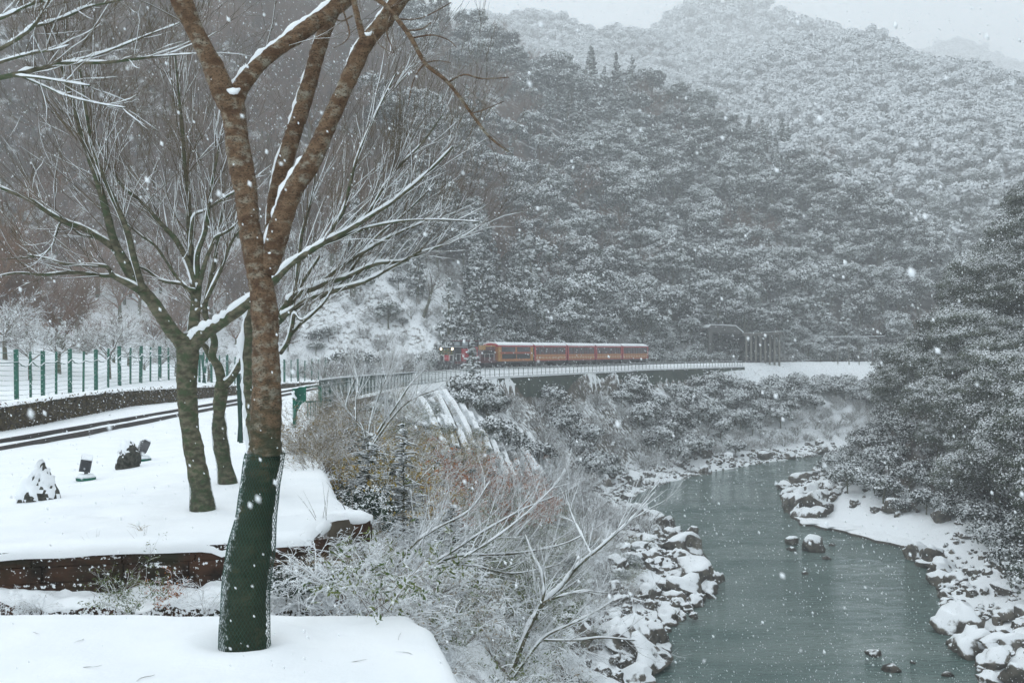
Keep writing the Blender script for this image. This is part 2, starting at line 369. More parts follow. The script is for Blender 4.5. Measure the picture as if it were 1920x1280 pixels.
def plateau(x, y):
    z = np.interp(y, TOPZ[:, 0], TOPZ[:, 1])
    dt = polydist(x, y, TRKN)
    k = np.clip((3.4 - dt) / 1.6, 0, 1); k = k * k * (3 - 2 * k)
    k2 = np.clip((8.5 - dt) / 5.5, 0, 1); k2 = k2 * k2 * (3 - 2 * k2)
    z = z + (np.minimum(z, -0.085) - z) * k2
    z = z + (np.maximum(z, -0.085) - z) * k
    return z, dt
def base_terrain(x, y):
    """ground without the near terrace sheet; also returns the forest mask"""
    x = np.asarray(x, dtype=float); y = np.asarray(y, dtype=float)
    xe = np.interp(y, EDGE[:, 0], EDGE[:, 1]); xl = np.interp(y, RL[:, 0], RL[:, 1]); xr = np.interp(y, RR[:, 0], RR[:, 1])
    zt, dt = plateau(x, y)
    left = x < np.interp(y, TRKN[:, 1], TRKN[:, 0])
    off = np.interp(y, [0, 80, 120, 150, 400], [34, 34, 18, 8, 8])
    lim = 0.92 * (dt - off) + np.interp(y, [0, 80, 150], [0, 0, 0])
    h1 = np.minimum(ridge(x, y, R1, 0.82) + fbm(x, y, 60, 4, 3) * 14, lim + fbm(x, y, 30, 3, 9) * 5)
    far = np.maximum(np.maximum(ridge(x, y, R2, 0.62), ridge(x, y, R2b, 0.7)), ridge(x, y, R3, 0.6)) + fbm(x, y, 110, 4, 5) * 26
    far = np.where(y > 300, far, -1e3)
    mound = 4.6 * np.exp(-(((x + 41) / 11) ** 2 + ((y - 74) / 17) ** 2)) + 0.4 * fbm(x, y, 9, 3, 6)
    z_left = np.maximum(zt + np.where(left & (dt > 9), np.maximum(mound, -0.1), 0), np.where(left | (y > 262), h1, -1e3))
    t = (x - xe) / np.maximum(xl - xe, 1)
    sA = np.interp(t, [0, .25, .55, .8, 1, 1.15], [0.0, .13, .36, .82, 1, 1.1])
    sB = np.interp(t, [0, .6, .8, 1, 1.15], [0.0, .83, .93, 1, 1.1])
    w = np.clip((y - 25) / 45, 0, 1); s = sA * (1 - w) + sB * w
    drop0 = np.where(y < 35, 0.55, 0.15 + 2.5 * np.clip((y - 118) / 25, 0, 1) * np.clip((262 - y) / 25, 0, 1))
    amp = np.clip(t * 5, 0, 1) * np.clip((1.02 - t) * 6, 0, 1)
    z_bank = zt - drop0 * np.clip(t * 30, 0, 1) + (ZW - zt + drop0) * s + fbm(x, y, 6, 4, 11) * 1.5 * amp
    u = x - xr
    z_right = ZW + np.interp(u, [-4, 0, 3, 7, 11, 80, 400], [-1, 0, 1.1, 2.6, 6, 6 + 69 * 1.22, 120]) + fbm(x, y, 7, 4, 12) * 1.6 * np.clip(u / 3, 0, 1)
    z = np.where(t < 0, z_left, np.where(x < (xl + xr) / 2, z_bank, z_right))
    z = np.where((t > 1) & (u < 0), np.minimum(z, ZW - 0.25), z)
    z = np.maximum(z, far)
    forest = np.where((t < 0) & (z > zt + 3) & (left | (y > 262)), 1, 0) | np.where((x > xr) & (u > 8), 1, 0) | np.where(far >= z - .01, 1, 0)
    return z, forest
def slab_mask(x, y):
    xe = np.interp(y, EDGE[:, 0], EDGE[:, 1])
    return (y < 78) & (x > -17.6) & (x < xe + .3)
def surf(x, y):
    z, f = base_terrain(x, y); m = slab_mask(x, y)
    return z if not m.any() else z
def zat(x, y):
    return float(base_terrain(np.array([x]), np.array([y]))[0][0])
DS = np.concatenate([np.arange(4, 60, .25), np.arange(60, 260, .8), np.arange(260, 1500, 6)])
def ground(px, py):
    xs = (px - 960) / FPX * DS; zs = CZ - (py - HY) / FPX * DS
    g = base_terrain(xs, DS)[0]; hit = np.nonzero(zs < g)[0]
    if len(hit) == 0: return None
    i = hit[0]; return Vector((xs[i], DS[i], g[i]))

def axis(lo, hi, c0, c1, step, k):
    a = list(np.arange(c0, c1, step)); s = step; v = a[-1]
    while v < hi: s *= k; v += s; a.append(v)
    s = step; v = c0; b = []
    while v > lo: s *= k; v -= s; b.append(v)
    return np.array(b[::-1] + a)
gx = axis(-1100, 1500, -30, 75, 0.8, 1.022); gy = axis(-40, 2300, 2, 70, 0.6, 1.0125)
X, Y = np.meshgrid(gx, gy)
Z, FOR = base_terrain(X, Y)
sm = slab_mask(X, Y) | ((Y < 11.4) & (X < np.interp(Y, EDGE[:, 0], EDGE[:, 1])))
Z = np.where(sm, np.minimum(Z, -0.9), Z)
ny, nx = X.shape
idx = np.arange(nx * ny).reshape(ny, nx)
F = np.stack([idx[:-1, :-1], idx[:-1, 1:], idx[1:, 1:], idx[1:, :-1]], -1).reshape(-1, 4)
V = np.stack([X, Y, Z], -1).reshape(-1, 3)
me = np_mesh('terrain', V, F, [M['ground'], M['forest_floor'], M['snow']], None, True)
fm = FOR[:-1, :-1].ravel()
plm = ((X < np.interp(Y, EDGE[:, 0], EDGE[:, 1])) & (FOR == 0))[:-1, :-1].ravel()
open_f = ((Y > 80) & (Y < 185) & (X < 10) & (X > -62) & (Z < 22))[:-1, :-1].ravel(); fm = np.where(open_f, 0, fm)
me.polygons.foreach_set('material_index', np.where(fm > 0, 1, np.where(plm, 2, 0)).astype(np.int32))
tag(link('terrain', me), kind='structure')

ax_ = np.concatenate([[0, 3], np.arange(5, 46, .42), np.arange(46, 80, .8), [90, 120, 200, 400, 700]]); ay_ = np.concatenate([[-40, 0, 30], np.arange(44, 130, .34), np.arange(130, 212, .6), [230, 300]])
WX, WY = np.meshgrid(ax_, ay_)
inn = ((WX > 4) & (WX < 79) & (WY > 42) & (WY < 211)).astype(float)
rif = np.clip(.55 + 1.7 * fbm(WX * .6, WY, 14, 3, 61), .12, 1.3)
wob = fbm(WX, WY, 10, 2, 62) * 2
WZ = ZW + inn * rif * (.075 * fbm(WX * .45 + wob, WY, 1.9, 3, 63) + .05 * fbm(WX * .6, WY * 1.0, .9, 2, 64))
idx = np.arange(WX.size).reshape(WX.shape)
F = np.stack([idx[:-1, :-1], idx[:-1, 1:], idx[1:, 1:], idx[1:, :-1]], -1).reshape(-1, 4)
tag(link('river', np_mesh('river', np.stack([WX, WY, WZ], -1).reshape(-1, 3), F, [M['water']], None, True)), kind='structure')

# near terrace sheet of snow, from the retaining wall back to the hedge
def slab_z(x, y):
    z = plateau(x, y)[0] + .03 * fbm(x, y, 1.3, 4, 21) + .05 * fbm(x, y, 6, 2, 22)
    return z
us = np.linspace(0, 1, 110); vs = np.concatenate([np.linspace(0, .12, 50), np.linspace(.125, 1, 110)])
U, Vv = np.meshgrid(us, vs)
YY = 11.6 + Vv * 68
XR = np.interp(YY, EDGE[:, 0], EDGE[:, 1]) + .12
XX = -18.0 + (XR + 18.0) * (U ** 0.75)
fy = 0.22 * (np.clip(XX, -9, -2.2) + 2.2)
YY = YY + fy * np.clip(1 - Vv * 6, 0, 1)
ZZ = slab_z(XX, YY)
edge_d = np.minimum(XR - XX, (YY - 11.6 - fy))
ZZ = ZZ - 0.09 * np.exp(-np.clip(edge_d, 0, 9) / .045) - 0.05 * np.exp(-np.clip(XX + 18, 0, 9) / .1)
ZZ = ZZ + 0.02 * fbm(XX, YY, .5, 3, 33) * np.exp(-np.clip(edge_d, 0, 9) / .3)
# old foot prints
rng = np.random.default_rng(5)
for (fx, fy_) in [(200, 938), (243, 935), (185, 957), (305, 942), (345, 935), (215, 960), (320, 965), (420, 1005), (150, 985), (95, 965), (60, 1000), (300, 900), (335, 880), (560, 960), (600, 950), (270, 915), (540, 905), (430, 890), (650, 940), (520, 960)]:
    d = 2.1 * FPX / (fy_ - HY); q = P(fx, fy_, d)
    ZZ -= 0.07 * np.exp(-(((XX - q.x) / .12) ** 2 + ((YY - q.y) / .16) ** 2))
nyy, nxx = XX.shape; idx = np.arange(nxx * nyy).reshape(nyy, nxx)
F = np.stack([idx[:-1, :-1], idx[:-1, 1:], idx[1:, 1:], idx[1:, :-1]], -1).reshape(-1, 4)
V = list(map(tuple, np.stack([XX, YY, ZZ], -1).reshape(-1, 3)))
F = [tuple(q) for q in F.tolist()]; fmi = [0] * len(F)
def skirt(ids, depth, m):
    b = len(V)
    for i in ids: V.append((V[i][0], V[i][1], V[i][2] - depth))
    for k in range(len(ids) - 1): F.append((ids[k], b + k, b + k + 1, ids[k + 1])); fmi.append(m)
skirt(idx[0, :].tolist(), .06, 0); skirt(idx[:, -1].tolist(), 1.2, 1); skirt(idx[:, 0].tolist(), 1.0, 0)
mm = np_mesh('snowy_terrace', V, F, [M['snow'], M['ground']], fmi, True)
tag(link('snowy_terrace', mm), kind='structure')

# front platform
def slab_poly(name, xs_fn, y0, y1, z0, nx_, ny_, lump, seed, depth, mats=('snow', 'wallbrown')):
    U, W = np.meshgrid(np.linspace(0, 1, nx_), np.linspace(0, 1, ny_))
    YY = y0 + (y1 - y0) * W; xa, xb = xs_fn(YY); XX = xa + (xb - xa) * (1 - (1 - U) ** 1.6)
    ed = np.minimum(xb - XX, (y1 - YY))
    ZZ = z0 + lump * fbm(XX, YY, 1.2, 4, seed) - .07 * np.exp(-np.clip(ed, 0, 9) / .05)
    dtr = np.hypot(XX + 2.09, YY - 7.75); ZZ = ZZ + .05 * np.exp(-((dtr - .42) / .16) ** 2) - .03 * np.exp(-(dtr / .24) ** 4) + .010 * fbm(XX, YY, .22, 3, 77)
    idx = np.arange(nx_ * ny_).reshape(ny_, nx_)
    F = [tuple(q) for q in np.stack([idx[:-1, :-1], idx[:-1, 1:], idx[1:, 1:], idx[1:, :-1]], -1).reshape(-1, 4).tolist()]
    V = list(map(tuple, np.stack([XX, YY, ZZ], -1).reshape(-1, 3))); mi = [0] * len(F)
    for ids in (idx[-1, ::-1].tolist(), idx[:, -1].tolist(), idx[0, :].tolist()):
        for dd, m_ in ((.05, 0), (depth, 1)):
            b = len(V)
            for i in ids: V.append((V[i][0], V[i][1], V[i][2] - dd))
            for k in range(len(ids) - 1): F.append((ids[k], b + k, b + k + 1, ids[k + 1])); mi.append(m_)
            ids = list(range(b, b + len(ids)))
    return tag(link(name, np_mesh(name, V, F, [M[mats[0]], M[mats[1]]], mi, True)), kind='structure')
def plat_x(y):
    e = np.interp(y, [-12, 0, 6.9, 7.6, 8.3, 8.6], [3.5, 1.2, -.35, -.50, -.66, -.86])
    return np.full_like(y, -9.0), e
slab_poly('front_terrace', plat_x, -12, 8.75, 0.12, 130, 260, .03, 41, 1.6)
def bed_x(y): return np.full_like(y, -8.0), np.full_like(y, -1.95) + .1 * np.sin(y * 7)
# planting bed between the two walls, lumpy with buried plants
U, W = np.meshgrid(np.linspace(0, 1, 200), np.linspace(0, 1, 40))
XX = -8 + 6.1 * U; Yb = 10.5 + .18 * fbm(XX, XX * 0, .8, 3, 51); Yt = 11.95
YY = Yb + (Yt - Yb) * W
ZZ = -.28 + .08 * W + .13 * fbm(XX, YY, .45, 4, 52) + .08 * np.clip(vnoise(XX / .13, YY / .13, 3), 0, 1) - .04 * np.exp(-(YY - Yb) / .04)
idx = np.arange(XX.size).reshape(XX.shape)
F = [tuple(q) for q in np.stack([idx[:-1, :-1], idx[:-1, 1:], idx[1:, 1:], idx[1:, :-1]], -1).reshape(-1, 4).tolist()]
V = list(map(tuple, np.stack([XX, YY, ZZ], -1).reshape(-1, 3))); fmi = [0] * len(F)
skirt(idx[0, :].tolist(), .8, 1); skirt(idx[:, -1].tolist(), .8, 1)
tag(link('planting_bed', np_mesh('planting_bed', V, F, [M['snow'], M['wallbrown']], fmi, True)), kind='structure')

# ------------------------------------------------------------------ retaining wall under the terrace
R = random.Random(7)
wall = empty('retaining_wall', (-2.2, 11.6, -.1), 'low dark brown retaining wall holding up the snowy terrace with the trees', 'wall')
def wall_y(x): return 11.6 + .22 * (max(x, -9) + 2.2)
blk = 0
for row in range(4):
    x = -2.16 - (row % 2) * .0
    z = .12 - row * .175
    while x > -9:
        L = R.uniform(.55, 1.1); xa, xb = x, x - L
        mb = MB(); a = math.atan(.22)
        c = Vector(((xa + xb) / 2, wall_y((xa + xb) / 2) + .16 + R.uniform(-.012, .012), z))
        n = 8
        # front face as a small rough grid
        b0 = len(mb.v)
        for j in range(4):
            for i in range(n + 1):
                xx = xa + (xb - xa + .012) * i / n; zz = z - .085 + .168 * j / 3
                dy = mnoise.noise(Vector((xx * 6, zz * 9, row))) * .02 + (0.012 if j in (0, 3) or i in (0, n) else 0)
                mb.v.append((xx, wall_y(xx) + .02 + dy + R.uniform(-.003, .003), zz))
        for j in range(3):
            for i in range(n):
                q = b0 + j * (n + 1) + i; mb.f.append((q, q + n + 1, q + n + 2, q + 1)); mb.m.append(0)
        mb.box((c.x, c.y + .06, c.z), (L - .02, .24, .165), Matrix.Rotation(a, 3, 'Z'))
        o = mb.build('wall_block', 'wallbrown', wall, loc=wall.location); o.location = (0, 0, 0)
        x = xb
# return of the wall at the step on the right
mb = MB()
mb.box((-2.44, 12.3, -.15), (.12, 1.4, .6)); mb.box((-2.15, 13.1, .06), (.6, .16, .28))
o = mb.build('wall_return', 'wallbrown', wall, loc=wall.location); o.location = (0, 0, 0)
mb = MB(); mb.tube([Vector((-2.5, 13.1, .2)), Vector((-2.3, 13.1, .22)), Vector((-2.0, 13.1, .22)), Vector((-1.84, 13.08, .2))], [.08, .11, .11, .06], 10); mb.tube([Vector((-2.42, 11.7, .16)), Vector((-2.41, 12.3, .18)), Vector((-2.4, 13.1, .18))], [.07, .09, .09], 10)
o = mb.build('snow_cap', 'snow', wall, True, loc=wall.location); o.location = (0, 0, 0); o['kind'] = 'stuff'

# ------------------------------------------------------------------ branches, twigs and snow on them
WIND = Vector((-.55, -.12, .85)).normalized()
def snow_on(mb, pts, rads, sides=5, amt=1.0, seed=0, thick=.55, gap=.0, grow_=.004):
    run_p, run_r = [], []
    def flush():
        if len(run_p) >= 2:
            run_r[0] *= .3; run_r[-1] *= .3; mb.tube(run_p, run_r, sides)
        run_p.clear(); run_r.clear()
    for i, p in enumerate(pts):
        t = (pts[min(i + 1, len(pts) - 1)] - pts[max(i - 1, 0)]).normalized()
        n = WIND - t * WIND.dot(t); k = n.length
        if k < .12: flush(); continue
        n.normalize()
        q = mnoise.noise(Vector((p.x * 3.1 + seed, p.y * 3, p.z * 3.1)))
        if q < gap - .25: flush(); continue
        rr = (rads[i] * thick + grow_) * amt * (.75 + .5 * k + q * .5) * (1 + .7 * mnoise.noise(p * 14))
        run_p.append(p + n * (rads[i] * .72 + rr * .25)); run_r.append(max(rr, .001))
    flush()

class Tree:
    """collects bark tubes and snow tubes, one pair of lists per limb"""
    def __init__(s, rng, barkmat, twigmat='twig'):
        s.r = rng; s.limbs = []; s.snow = MB(); s.bm = barkmat; s.tm = twigmat
    def limb(s): mb = MB(); s.limbs.append(mb); return mb
    def trace(s, mb, lst, d0, d1, sides=10, sub=4, wob=.06, snow=1.0, seed=0, gap=0, thick=.5):
        """lst: (px, py, width px); depth runs d0 -> d1"""
        n = len(lst); P4 = []
        for i, (px, py, w) in enumerate(lst):
            d = d0 + (d1 - d0) * i / max(1, n - 1); p = P(px, py, d); P4.append((*p, w * d / FPX / 2))
        c = catmull(P4, sub)
        pts = [Vector(q[:3]) for q in c]; rads = [max(.0015, float(q[3])) for q in c]
        for i, p in enumerate(pts):
            rads[i] *= 1 + wob * mnoise.noise(p * 4) * 2
        mb.tube(pts, rads, sides, 0, True, .10 if sides >= 9 else 0)
        if snow > 0: snow_on(s.snow, pts, rads, 6, snow, seed, thick=thick, gap=gap)
        return pts, rads
    def grow(s, mb, p, d, L, r, depth, up=.25, spread=.6, sn=1.0, kids=(2, 4), rmin=.0016, m=1):
        n = 5; pts = [p.copy()]; rads = [r]; dd = d.normalized(); q = p.copy(); R_ = s.r
        for i in range(n):
            dd = (dd + Vector((R_.gauss(0, .12), R_.gauss(0, .12), R_.gauss(0, .10) + up * .12))).normalized()
            q = q + dd * (L / n); pts.append(q.copy()); rads.append(max(rmin, r * (1 - .8 * (i + 1) / n)))
        mb.tube(pts, rads, 4 if r > .012 else 3, m, False)
        if sn > 0 and r > .003: snow_on(s.snow, pts, rads, 4, sn, p.x * 9, thick=.55, gap=.0, grow_=.0022)
        if depth > 0:
            for k in range(R_.randint(*kids)):
                j = R_.randint(1, n); ax = Vector((R_.gauss(0, 1), R_.gauss(0, 1), R_.gauss(0, 1))).normalized()
                nd = (pts[j] - pts[j - 1]).normalized(); nd = (nd + ax * spread * R_.uniform(.6, 1.1)); nd.z += up * .5
                s.grow(mb, pts[j], nd, L * R_.uniform(.5, .8), rads[j] * .75, depth - 1, up, spread, sn, kids, rmin, m)
    def sprigs(s, mb, pts, rads, n, L, depth=2, up=.3, lo=.2, r=.008, bias=None, sn=1.0):
        if sn >= 1.0: n = int(n * 1.7)
        for k in range(n):
            i = s.r.randint(int(lo * len(pts)), len(pts) - 2)
            t = (pts[i + 1] - pts[i]).normalized(); ax = Vector((s.r.gauss(0, 1), s.r.gauss(0, .8), s.r.gauss(0, .8))).normalized()
            nd = t * .8 + ax * .7; nd.z += up
            if bias is not None: nd += bias
            s.grow(mb, pts[i], nd, L * s.r.uniform(.6, 1.2), min(r, rads[i] * .7), depth, up, sn=sn)
    def finish(s, name, base, label, cat, trunk=None, group=None, trunkmats=None):
        root = empty(name, base, label, cat, group)
        for i, mb in enumerate(s.limbs):
            if not mb.v: continue
            nm = 'trunk' if i == 0 else 'branch'
            o = mb.build(nm, [s.bm if i or not trunkmats else trunkmats, s.tm], root, True, loc=base); o.location = (0, 0, 0)
        if s.snow.v:
            o = s.snow.build('snow_cover', 'snow', root, True, loc=base); o.location = (0, 0, 0); o['kind'] = 'stuff'
        return root

# --- main tree in the foreground
R = random.Random(3)
T = Tree(R, 'bark')
tr = T.limb()
low = [(456, 1250, 92), (456, 1216, 86), (456, 1160, 86), (460, 1085, 79), (468, 1029, 76), (479, 954, 68), (492, 860, 63), (498, 845, 62)]
pts, rads = T.trace(tr, low, 7.75, 7.7, 32, 12, .05, snow=0)
# lower, net-wrapped section: own material
low_mb = tr; T.limbs[0] = MB()
up_ = [(497, 850, 61), (498, 800, 53), (500, 712, 50), (498, 650, 50), (497, 587, 49), (488, 525, 47), (476, 462, 45), (468, 430, 43), (461, 361, 43), (448, 292, 45), (438, 215, 44), (432, 185, 43)]
p1, r1 = T.trace(T.limbs[0], up_, 7.7, 7.5, 32, 10, .08, snow=0)
snow_on(T.snow, pts[10:], rads[10:], 6, .28, 4, thick=.45, gap=.0)
a = T.limb(); pa, ra = T.trace(a, [(433, 200, 42), (415, 165, 40), (392, 110, 38), (362, 50, 36), (340, 0, 36), (318, -60, 34), (300, -130, 30), (290, -220, 26)], 7.5, 7.2, 18, 10, .08, snow=.22, seed=2, gap=.05)
b = T.limb(); pb, rb = T.trace(b, [(434, 200, 38), (450, 165, 32), (490, 117, 30), (540, 79, 29), (590, 43, 29), (637, 8, 28), (690, -40, 26), (740, -100, 22)], 7.5, 7.9, 18, 10, .08, snow=.8, seed=5, gap=-.1)
c = T.limb(); pc, rc = T.trace(c, [(503, 500, 30), (508, 470, 32), (514, 430, 34), (523, 344, 33), (554, 240, 30), (575, 172, 29), (599, 86, 28), (620, 34, 26), (640, -30, 24), (665, -110, 20)], 7.65, 8.3, 18, 10, .08, snow=.42, seed=8, gap=-.1)
d_ = T.limb(); pd, rd = T.trace(d_, [(500, 510, 34), (511, 478, 40), (522, 435, 40), (547, 361, 38), (585, 299, 37), (620, 223, 34), (651, 155, 32), (681, 89, 31), (712, 50, 30), (752, -5, 29), (790, -70, 26)], 7.6, 7.3, 18, 10, .08, snow=.6, seed=11, gap=-.1)
e = T.limb(); pe, re = T.trace(e, [(682, 78, 14), (672, 40, 12), (664, 5, 11), (650, -60, 9)], 7.35, 7.3, 8, 4, .05, snow=0)
# arching thin branch on the right
f = T.limb(); pf, rf = T.trace(f, [(690, -10, 9), (720, 8, 9), (743, 34, 9), (771, 72, 9), (798, 120, 8), (840, 155, 7), (884, 213, 6), (915, 254, 5), (953, 285, 3)], 7.1, 6.9, 6, 5, .05, snow=0)
for tw in ([(840, 155, 4), (870, 140, 3), (905, 148, 3), (955, 145, 1.5)], [(771, 72, 4), (810, 66, 3), (840, 75, 2), (855, 88, 1.5)], [(798, 118, 4), (780, 140, 3), (770, 170, 2), (766, 198, 1.5)],
           [(760, 58, 3), (790, 55, 3), (808, 42, 2)], [(743, 36, 3), (790, 34, 2.5), (846, 5, 2)], [(884, 213, 3), (910, 205, 2), (945, 190, 1.5)], [(798, 118, 3), (820, 114, 2), (845, 118, 1.5)], [(735, 25, 4), (725, 60, 3), (735, 90, 2), (728, 105, 1.5)],
           [(660, 30, 4), (640, 40, 3), (620, 30, 2)], [(640, 10, 4), (655, 60, 3), (645, 80, 2), (625, 90, 1.5)], [(700, 60, 3), (712, 85, 2), (738, 100, 1.5), (735, 92, 1)]):
    T.trace(f, tw, 7.1, 6.9, 4, 4, .02, snow=0)
T.sprigs(f, pf, rf, 10, .35, 1, .0, .1, .003, sn=0)
T.sprigs(a, pa, ra, 5, .8, 2, .2, .3, .006, sn=.3); T.sprigs(b, pb, rb, 6, .7, 2, .3, .3, .006, sn=.3); T.sprigs(d_, pd, rd, 5, .6, 2, .2, .6, .005, sn=.3)
# snow lodged in the forks
for (px, py, w, d) in ((437, 171, 22, 7.4), (506, 474, 10, 7.5), (690, 64, 12, 7.25)):
    q = P(px, py, d); s_ = w * d / FPX / 2
    T.snow.tube([q + Vector((-s_ * 1.1, 0, .01)), q + Vector((-s_ * .5, 0, 0)), q, q + Vector((s_ * .6, 0, .0)), q + Vector((s_ * 1.2, 0, .02))], [s_ * .15, s_ * .5, s_ * .6, s_ * .5, s_ * .15], 8)
root = T.finish('cherry_tree', P(456, 1220, 7.75), 'large bare cherry tree in front with forked brown trunk and green net round its foot', 'tree')
o = low_mb.build('lower_trunk', 'bark_low', root, True, loc=root.location); o.location = (0, 0, 0)
def net(root, pts, rads, cell=.024, w=.0021, off=.008, flap=True):
    mb = MB(); acc = [0]
    for i in range(len(pts) - 1): acc.append(acc[-1] + (pts[i + 1] - pts[i]).length)
    H = acc[-1]; rm = sum(rads) / len(rads); nc = int(2 * math.pi * rm / cell); nr = int(H / cell)
    def at(k, j):
        h = min(H - 1e-4, j * cell); i = max(0, min(len(pts) - 2, next((q for q in range(len(acc) - 1) if acc[q + 1] >= h), len(pts) - 2)))
        t = (h - acc[i]) / (acc[i + 1] - acc[i]); c = pts[i].lerp(pts[i + 1], t); r = rads[i] * (1 - t) + rads[i + 1] * t
        an = 2 * math.pi * k / nc
        bulge = off + .004 * mnoise.noise(Vector((math.cos(an) * 2, math.sin(an) * 2, h * 3)))
        if flap: bulge += .04 * max(0, math.cos(an - .15)) ** 14 * (.6 + .5 * mnoise.noise(Vector((h * 3, 0, 1))))
        return c + Vector((math.cos(an), math.sin(an), 0)) * (r + bulge)
    for j in range(nr):
        for k in range(nc):
            sh = .5 * (j % 2); an = 2 * math.pi * (k + sh) / nc
            if math.sin(an) > .5: continue
            p = at(k + sh, j)
            for s2 in (-.5, .5):
                q = at(k + sh + s2, j + 1)
                mb.tube([p, q], [w, w], 3, 0, False)
    o = mb.build('net_wrap', 'net', root, False, loc=root.location); o.location = (0, 0, 0)
net(root, pts[11:], rads[11:])

# --- second tree (left), third, leaning one behind the main trunk
R = random.Random(11)
T = Tree(R, 'bark_grey')
tm = T.limb(); pt, rt = T.trace(tm, [(381, 975, 46), (380, 955, 43), (374, 900, 38), (360, 826, 35), (353, 772, 34), (350, 719, 36), (352, 666, 42), (352, 640, 40), (350, 625, 30)], 13.3, 13.3, 18, 10, .08, snow=.15, gap=.25)
l = T.limb(); pl_, rl_ = T.trace(l, [(350, 655, 32), (336, 637, 30), (322, 620, 28), (290, 572, 26), (262, 537, 24), (227, 482, 20), (213, 449, 16), (202, 408, 14), (191, 367, 13), (178, 325, 11), (155, 260, 9), (135, 190, 7), (110, 110, 5)], 13.3, 12.6, 10, 5, .08, snow=.35, gap=.0)
T.sprigs(l, pl_, rl_, 14, 1.4, 3, .5, .45, .009)
for tr_, n, L in (([(268, 545, 14), (250, 480, 12), (240, 440, 11), (225, 400, 10), (200, 345, 9), (175, 280, 7), (160, 200, 6), (150, 130, 4)], 10, 1.2),
               ([(262, 545, 14), (240, 532, 13), (213, 518, 10), (205, 505, 8), (195, 499, 7), (164, 497, 7), (126, 496, 5), (90, 485, 4), (50, 478, 3)], 6, .9),
               ([(235, 530, 10), (213, 518, 9), (191, 517, 7), (137, 511, 7), (82, 515, 5), (30, 512, 4), (-20, 522, 3)], 6, .9),
               ([(218, 470, 14), (200, 455, 13), (176, 440, 12), (153, 427, 11), (117, 414, 11), (85, 395, 9), (55, 375, 8), (0, 351, 7), (-50, 325, 6)], 9, 1.1),
               ([(200, 455, 6), (175, 445, 5), (150, 440, 4), (118, 415, 4), (105, 440, 4), (98, 460, 3), (75, 480, 3), (20, 485, 2)], 4, .5)):
    q = T.limb(); pp, rr = T.trace(q, tr_, 13.0, 12.6, 7, 5, .08, snow=.75, gap=-.1, thick=.55); T.sprigs(q, pp, rr, n, L, 2, .35, .3, .007)
c = T.limb(); pc, rc = T.trace(c, [(360, 650, 24), (363, 613, 20), (366, 572, 19), (367, 531, 18), (358, 477, 13), (355, 422, 11), (353, 367, 9), (347, 320, 8), (342, 250, 7), (335, 180, 5), (328, 100, 4)], 13.3, 13.6, 9, 5, .08, snow=.4, gap=.05)
T.sprigs(c, pc, rc, 14, 1.3, 3, .5, .4, .009)
for tr_, n, L in (([(366, 530, 12), (355, 498, 11), (340, 468, 11), (325, 444, 10), (301, 419, 9), (275, 390, 8), (256, 370, 7), (230, 350, 6), (200, 305, 4), (180, 260, 3)], 9, 1.2),
               ([(366, 560, 8), (355, 545, 7), (328, 515, 6), (310, 488, 5), (290, 460, 5), (262, 440, 4), (232, 415, 3)], 5, .8),
               ([(366, 545, 8), (350, 540, 6), (338, 532, 6), (310, 528, 6), (290, 518, 5), (272, 505, 4), (260, 500, 3)], 3, .6),
               ([(372, 530, 10), (370, 480, 10), (383, 440, 9), (388, 415, 9), (392, 380, 6), (400, 330, 5), (410, 280, 3)], 6, .9),
               ([(372, 540, 9), (385, 490, 8), (397, 462, 7), (405, 445, 6), (425, 435, 5), (445, 420, 4)], 4, .7),
               ([(368, 585, 7), (384, 568, 7), (400, 535, 7), (414, 505, 7), (424, 478, 6), (436, 450, 5), (452, 430, 4)], 5, .7),
               ([(356, 480, 7), (362, 410, 5), (385, 395, 5), (410, 378, 5), (440, 360, 4), (470, 345, 3)], 4, .7)):
    q = T.limb(); pp, rr = T.trace(q, tr_, 13.3, 13.2, 7, 5, .08, snow=.8, gap=-.1, thick=.6); T.sprigs(q, pp, rr, n, L, 2, .4, .3, .007)
r_ = T.limb(); pr, rr_ = T.trace(r_, [(355, 655, 30), (377, 630, 24), (400, 615, 22), (426, 598, 21), (465, 568, 19), (500, 540, 16), (540, 500, 12), (566, 481, 11), (606, 456, 10), (659, 428, 9), (703, 400, 8), (737, 378, 7), (795, 330, 5), (850, 275, 4)], 13.3, 12.4, 9, 5, .08, snow=.9, gap=-.2, thick=.62)
T.sprigs(r_, pr, rr_, 14, 1.1, 3, .5, .5, .007, bias=Vector((.4, 0, .2)))
for tr_, n, L in (([(606, 456, 8), (625, 425, 7), (644, 395, 6), (655, 350, 6), (672, 290, 5), (700, 225, 4), (743, 137, 2)], 12, .9),
               ([(640, 440, 6), (690, 400, 6), (720, 350, 5), (750, 310, 4), (790, 270, 3), (830, 215, 2)], 9, .8),
               ([(620, 455, 6), (680, 430, 6), (750, 415, 4), (820, 412, 3), (900, 416, 2)], 5, .5)):
    q = T.limb(); pp, rr = T.trace(q, tr_, 12.8, 12.5, 6, 5, .08, snow=.8, gap=-.1, thick=.6); T.sprigs(q, pp, rr, n, L, 2, .5, .2, .006, bias=Vector((.3, 0, .2)))
root = T.finish('bare_tree', P(380, 957, 13.3), 'many-branched bare tree with mossy trunk standing just left of the big foreground trunk', 'tree', trunkmats='bark_grey')
net(root, pt[3:22], rt[3:22], .03, .001, .01, False)

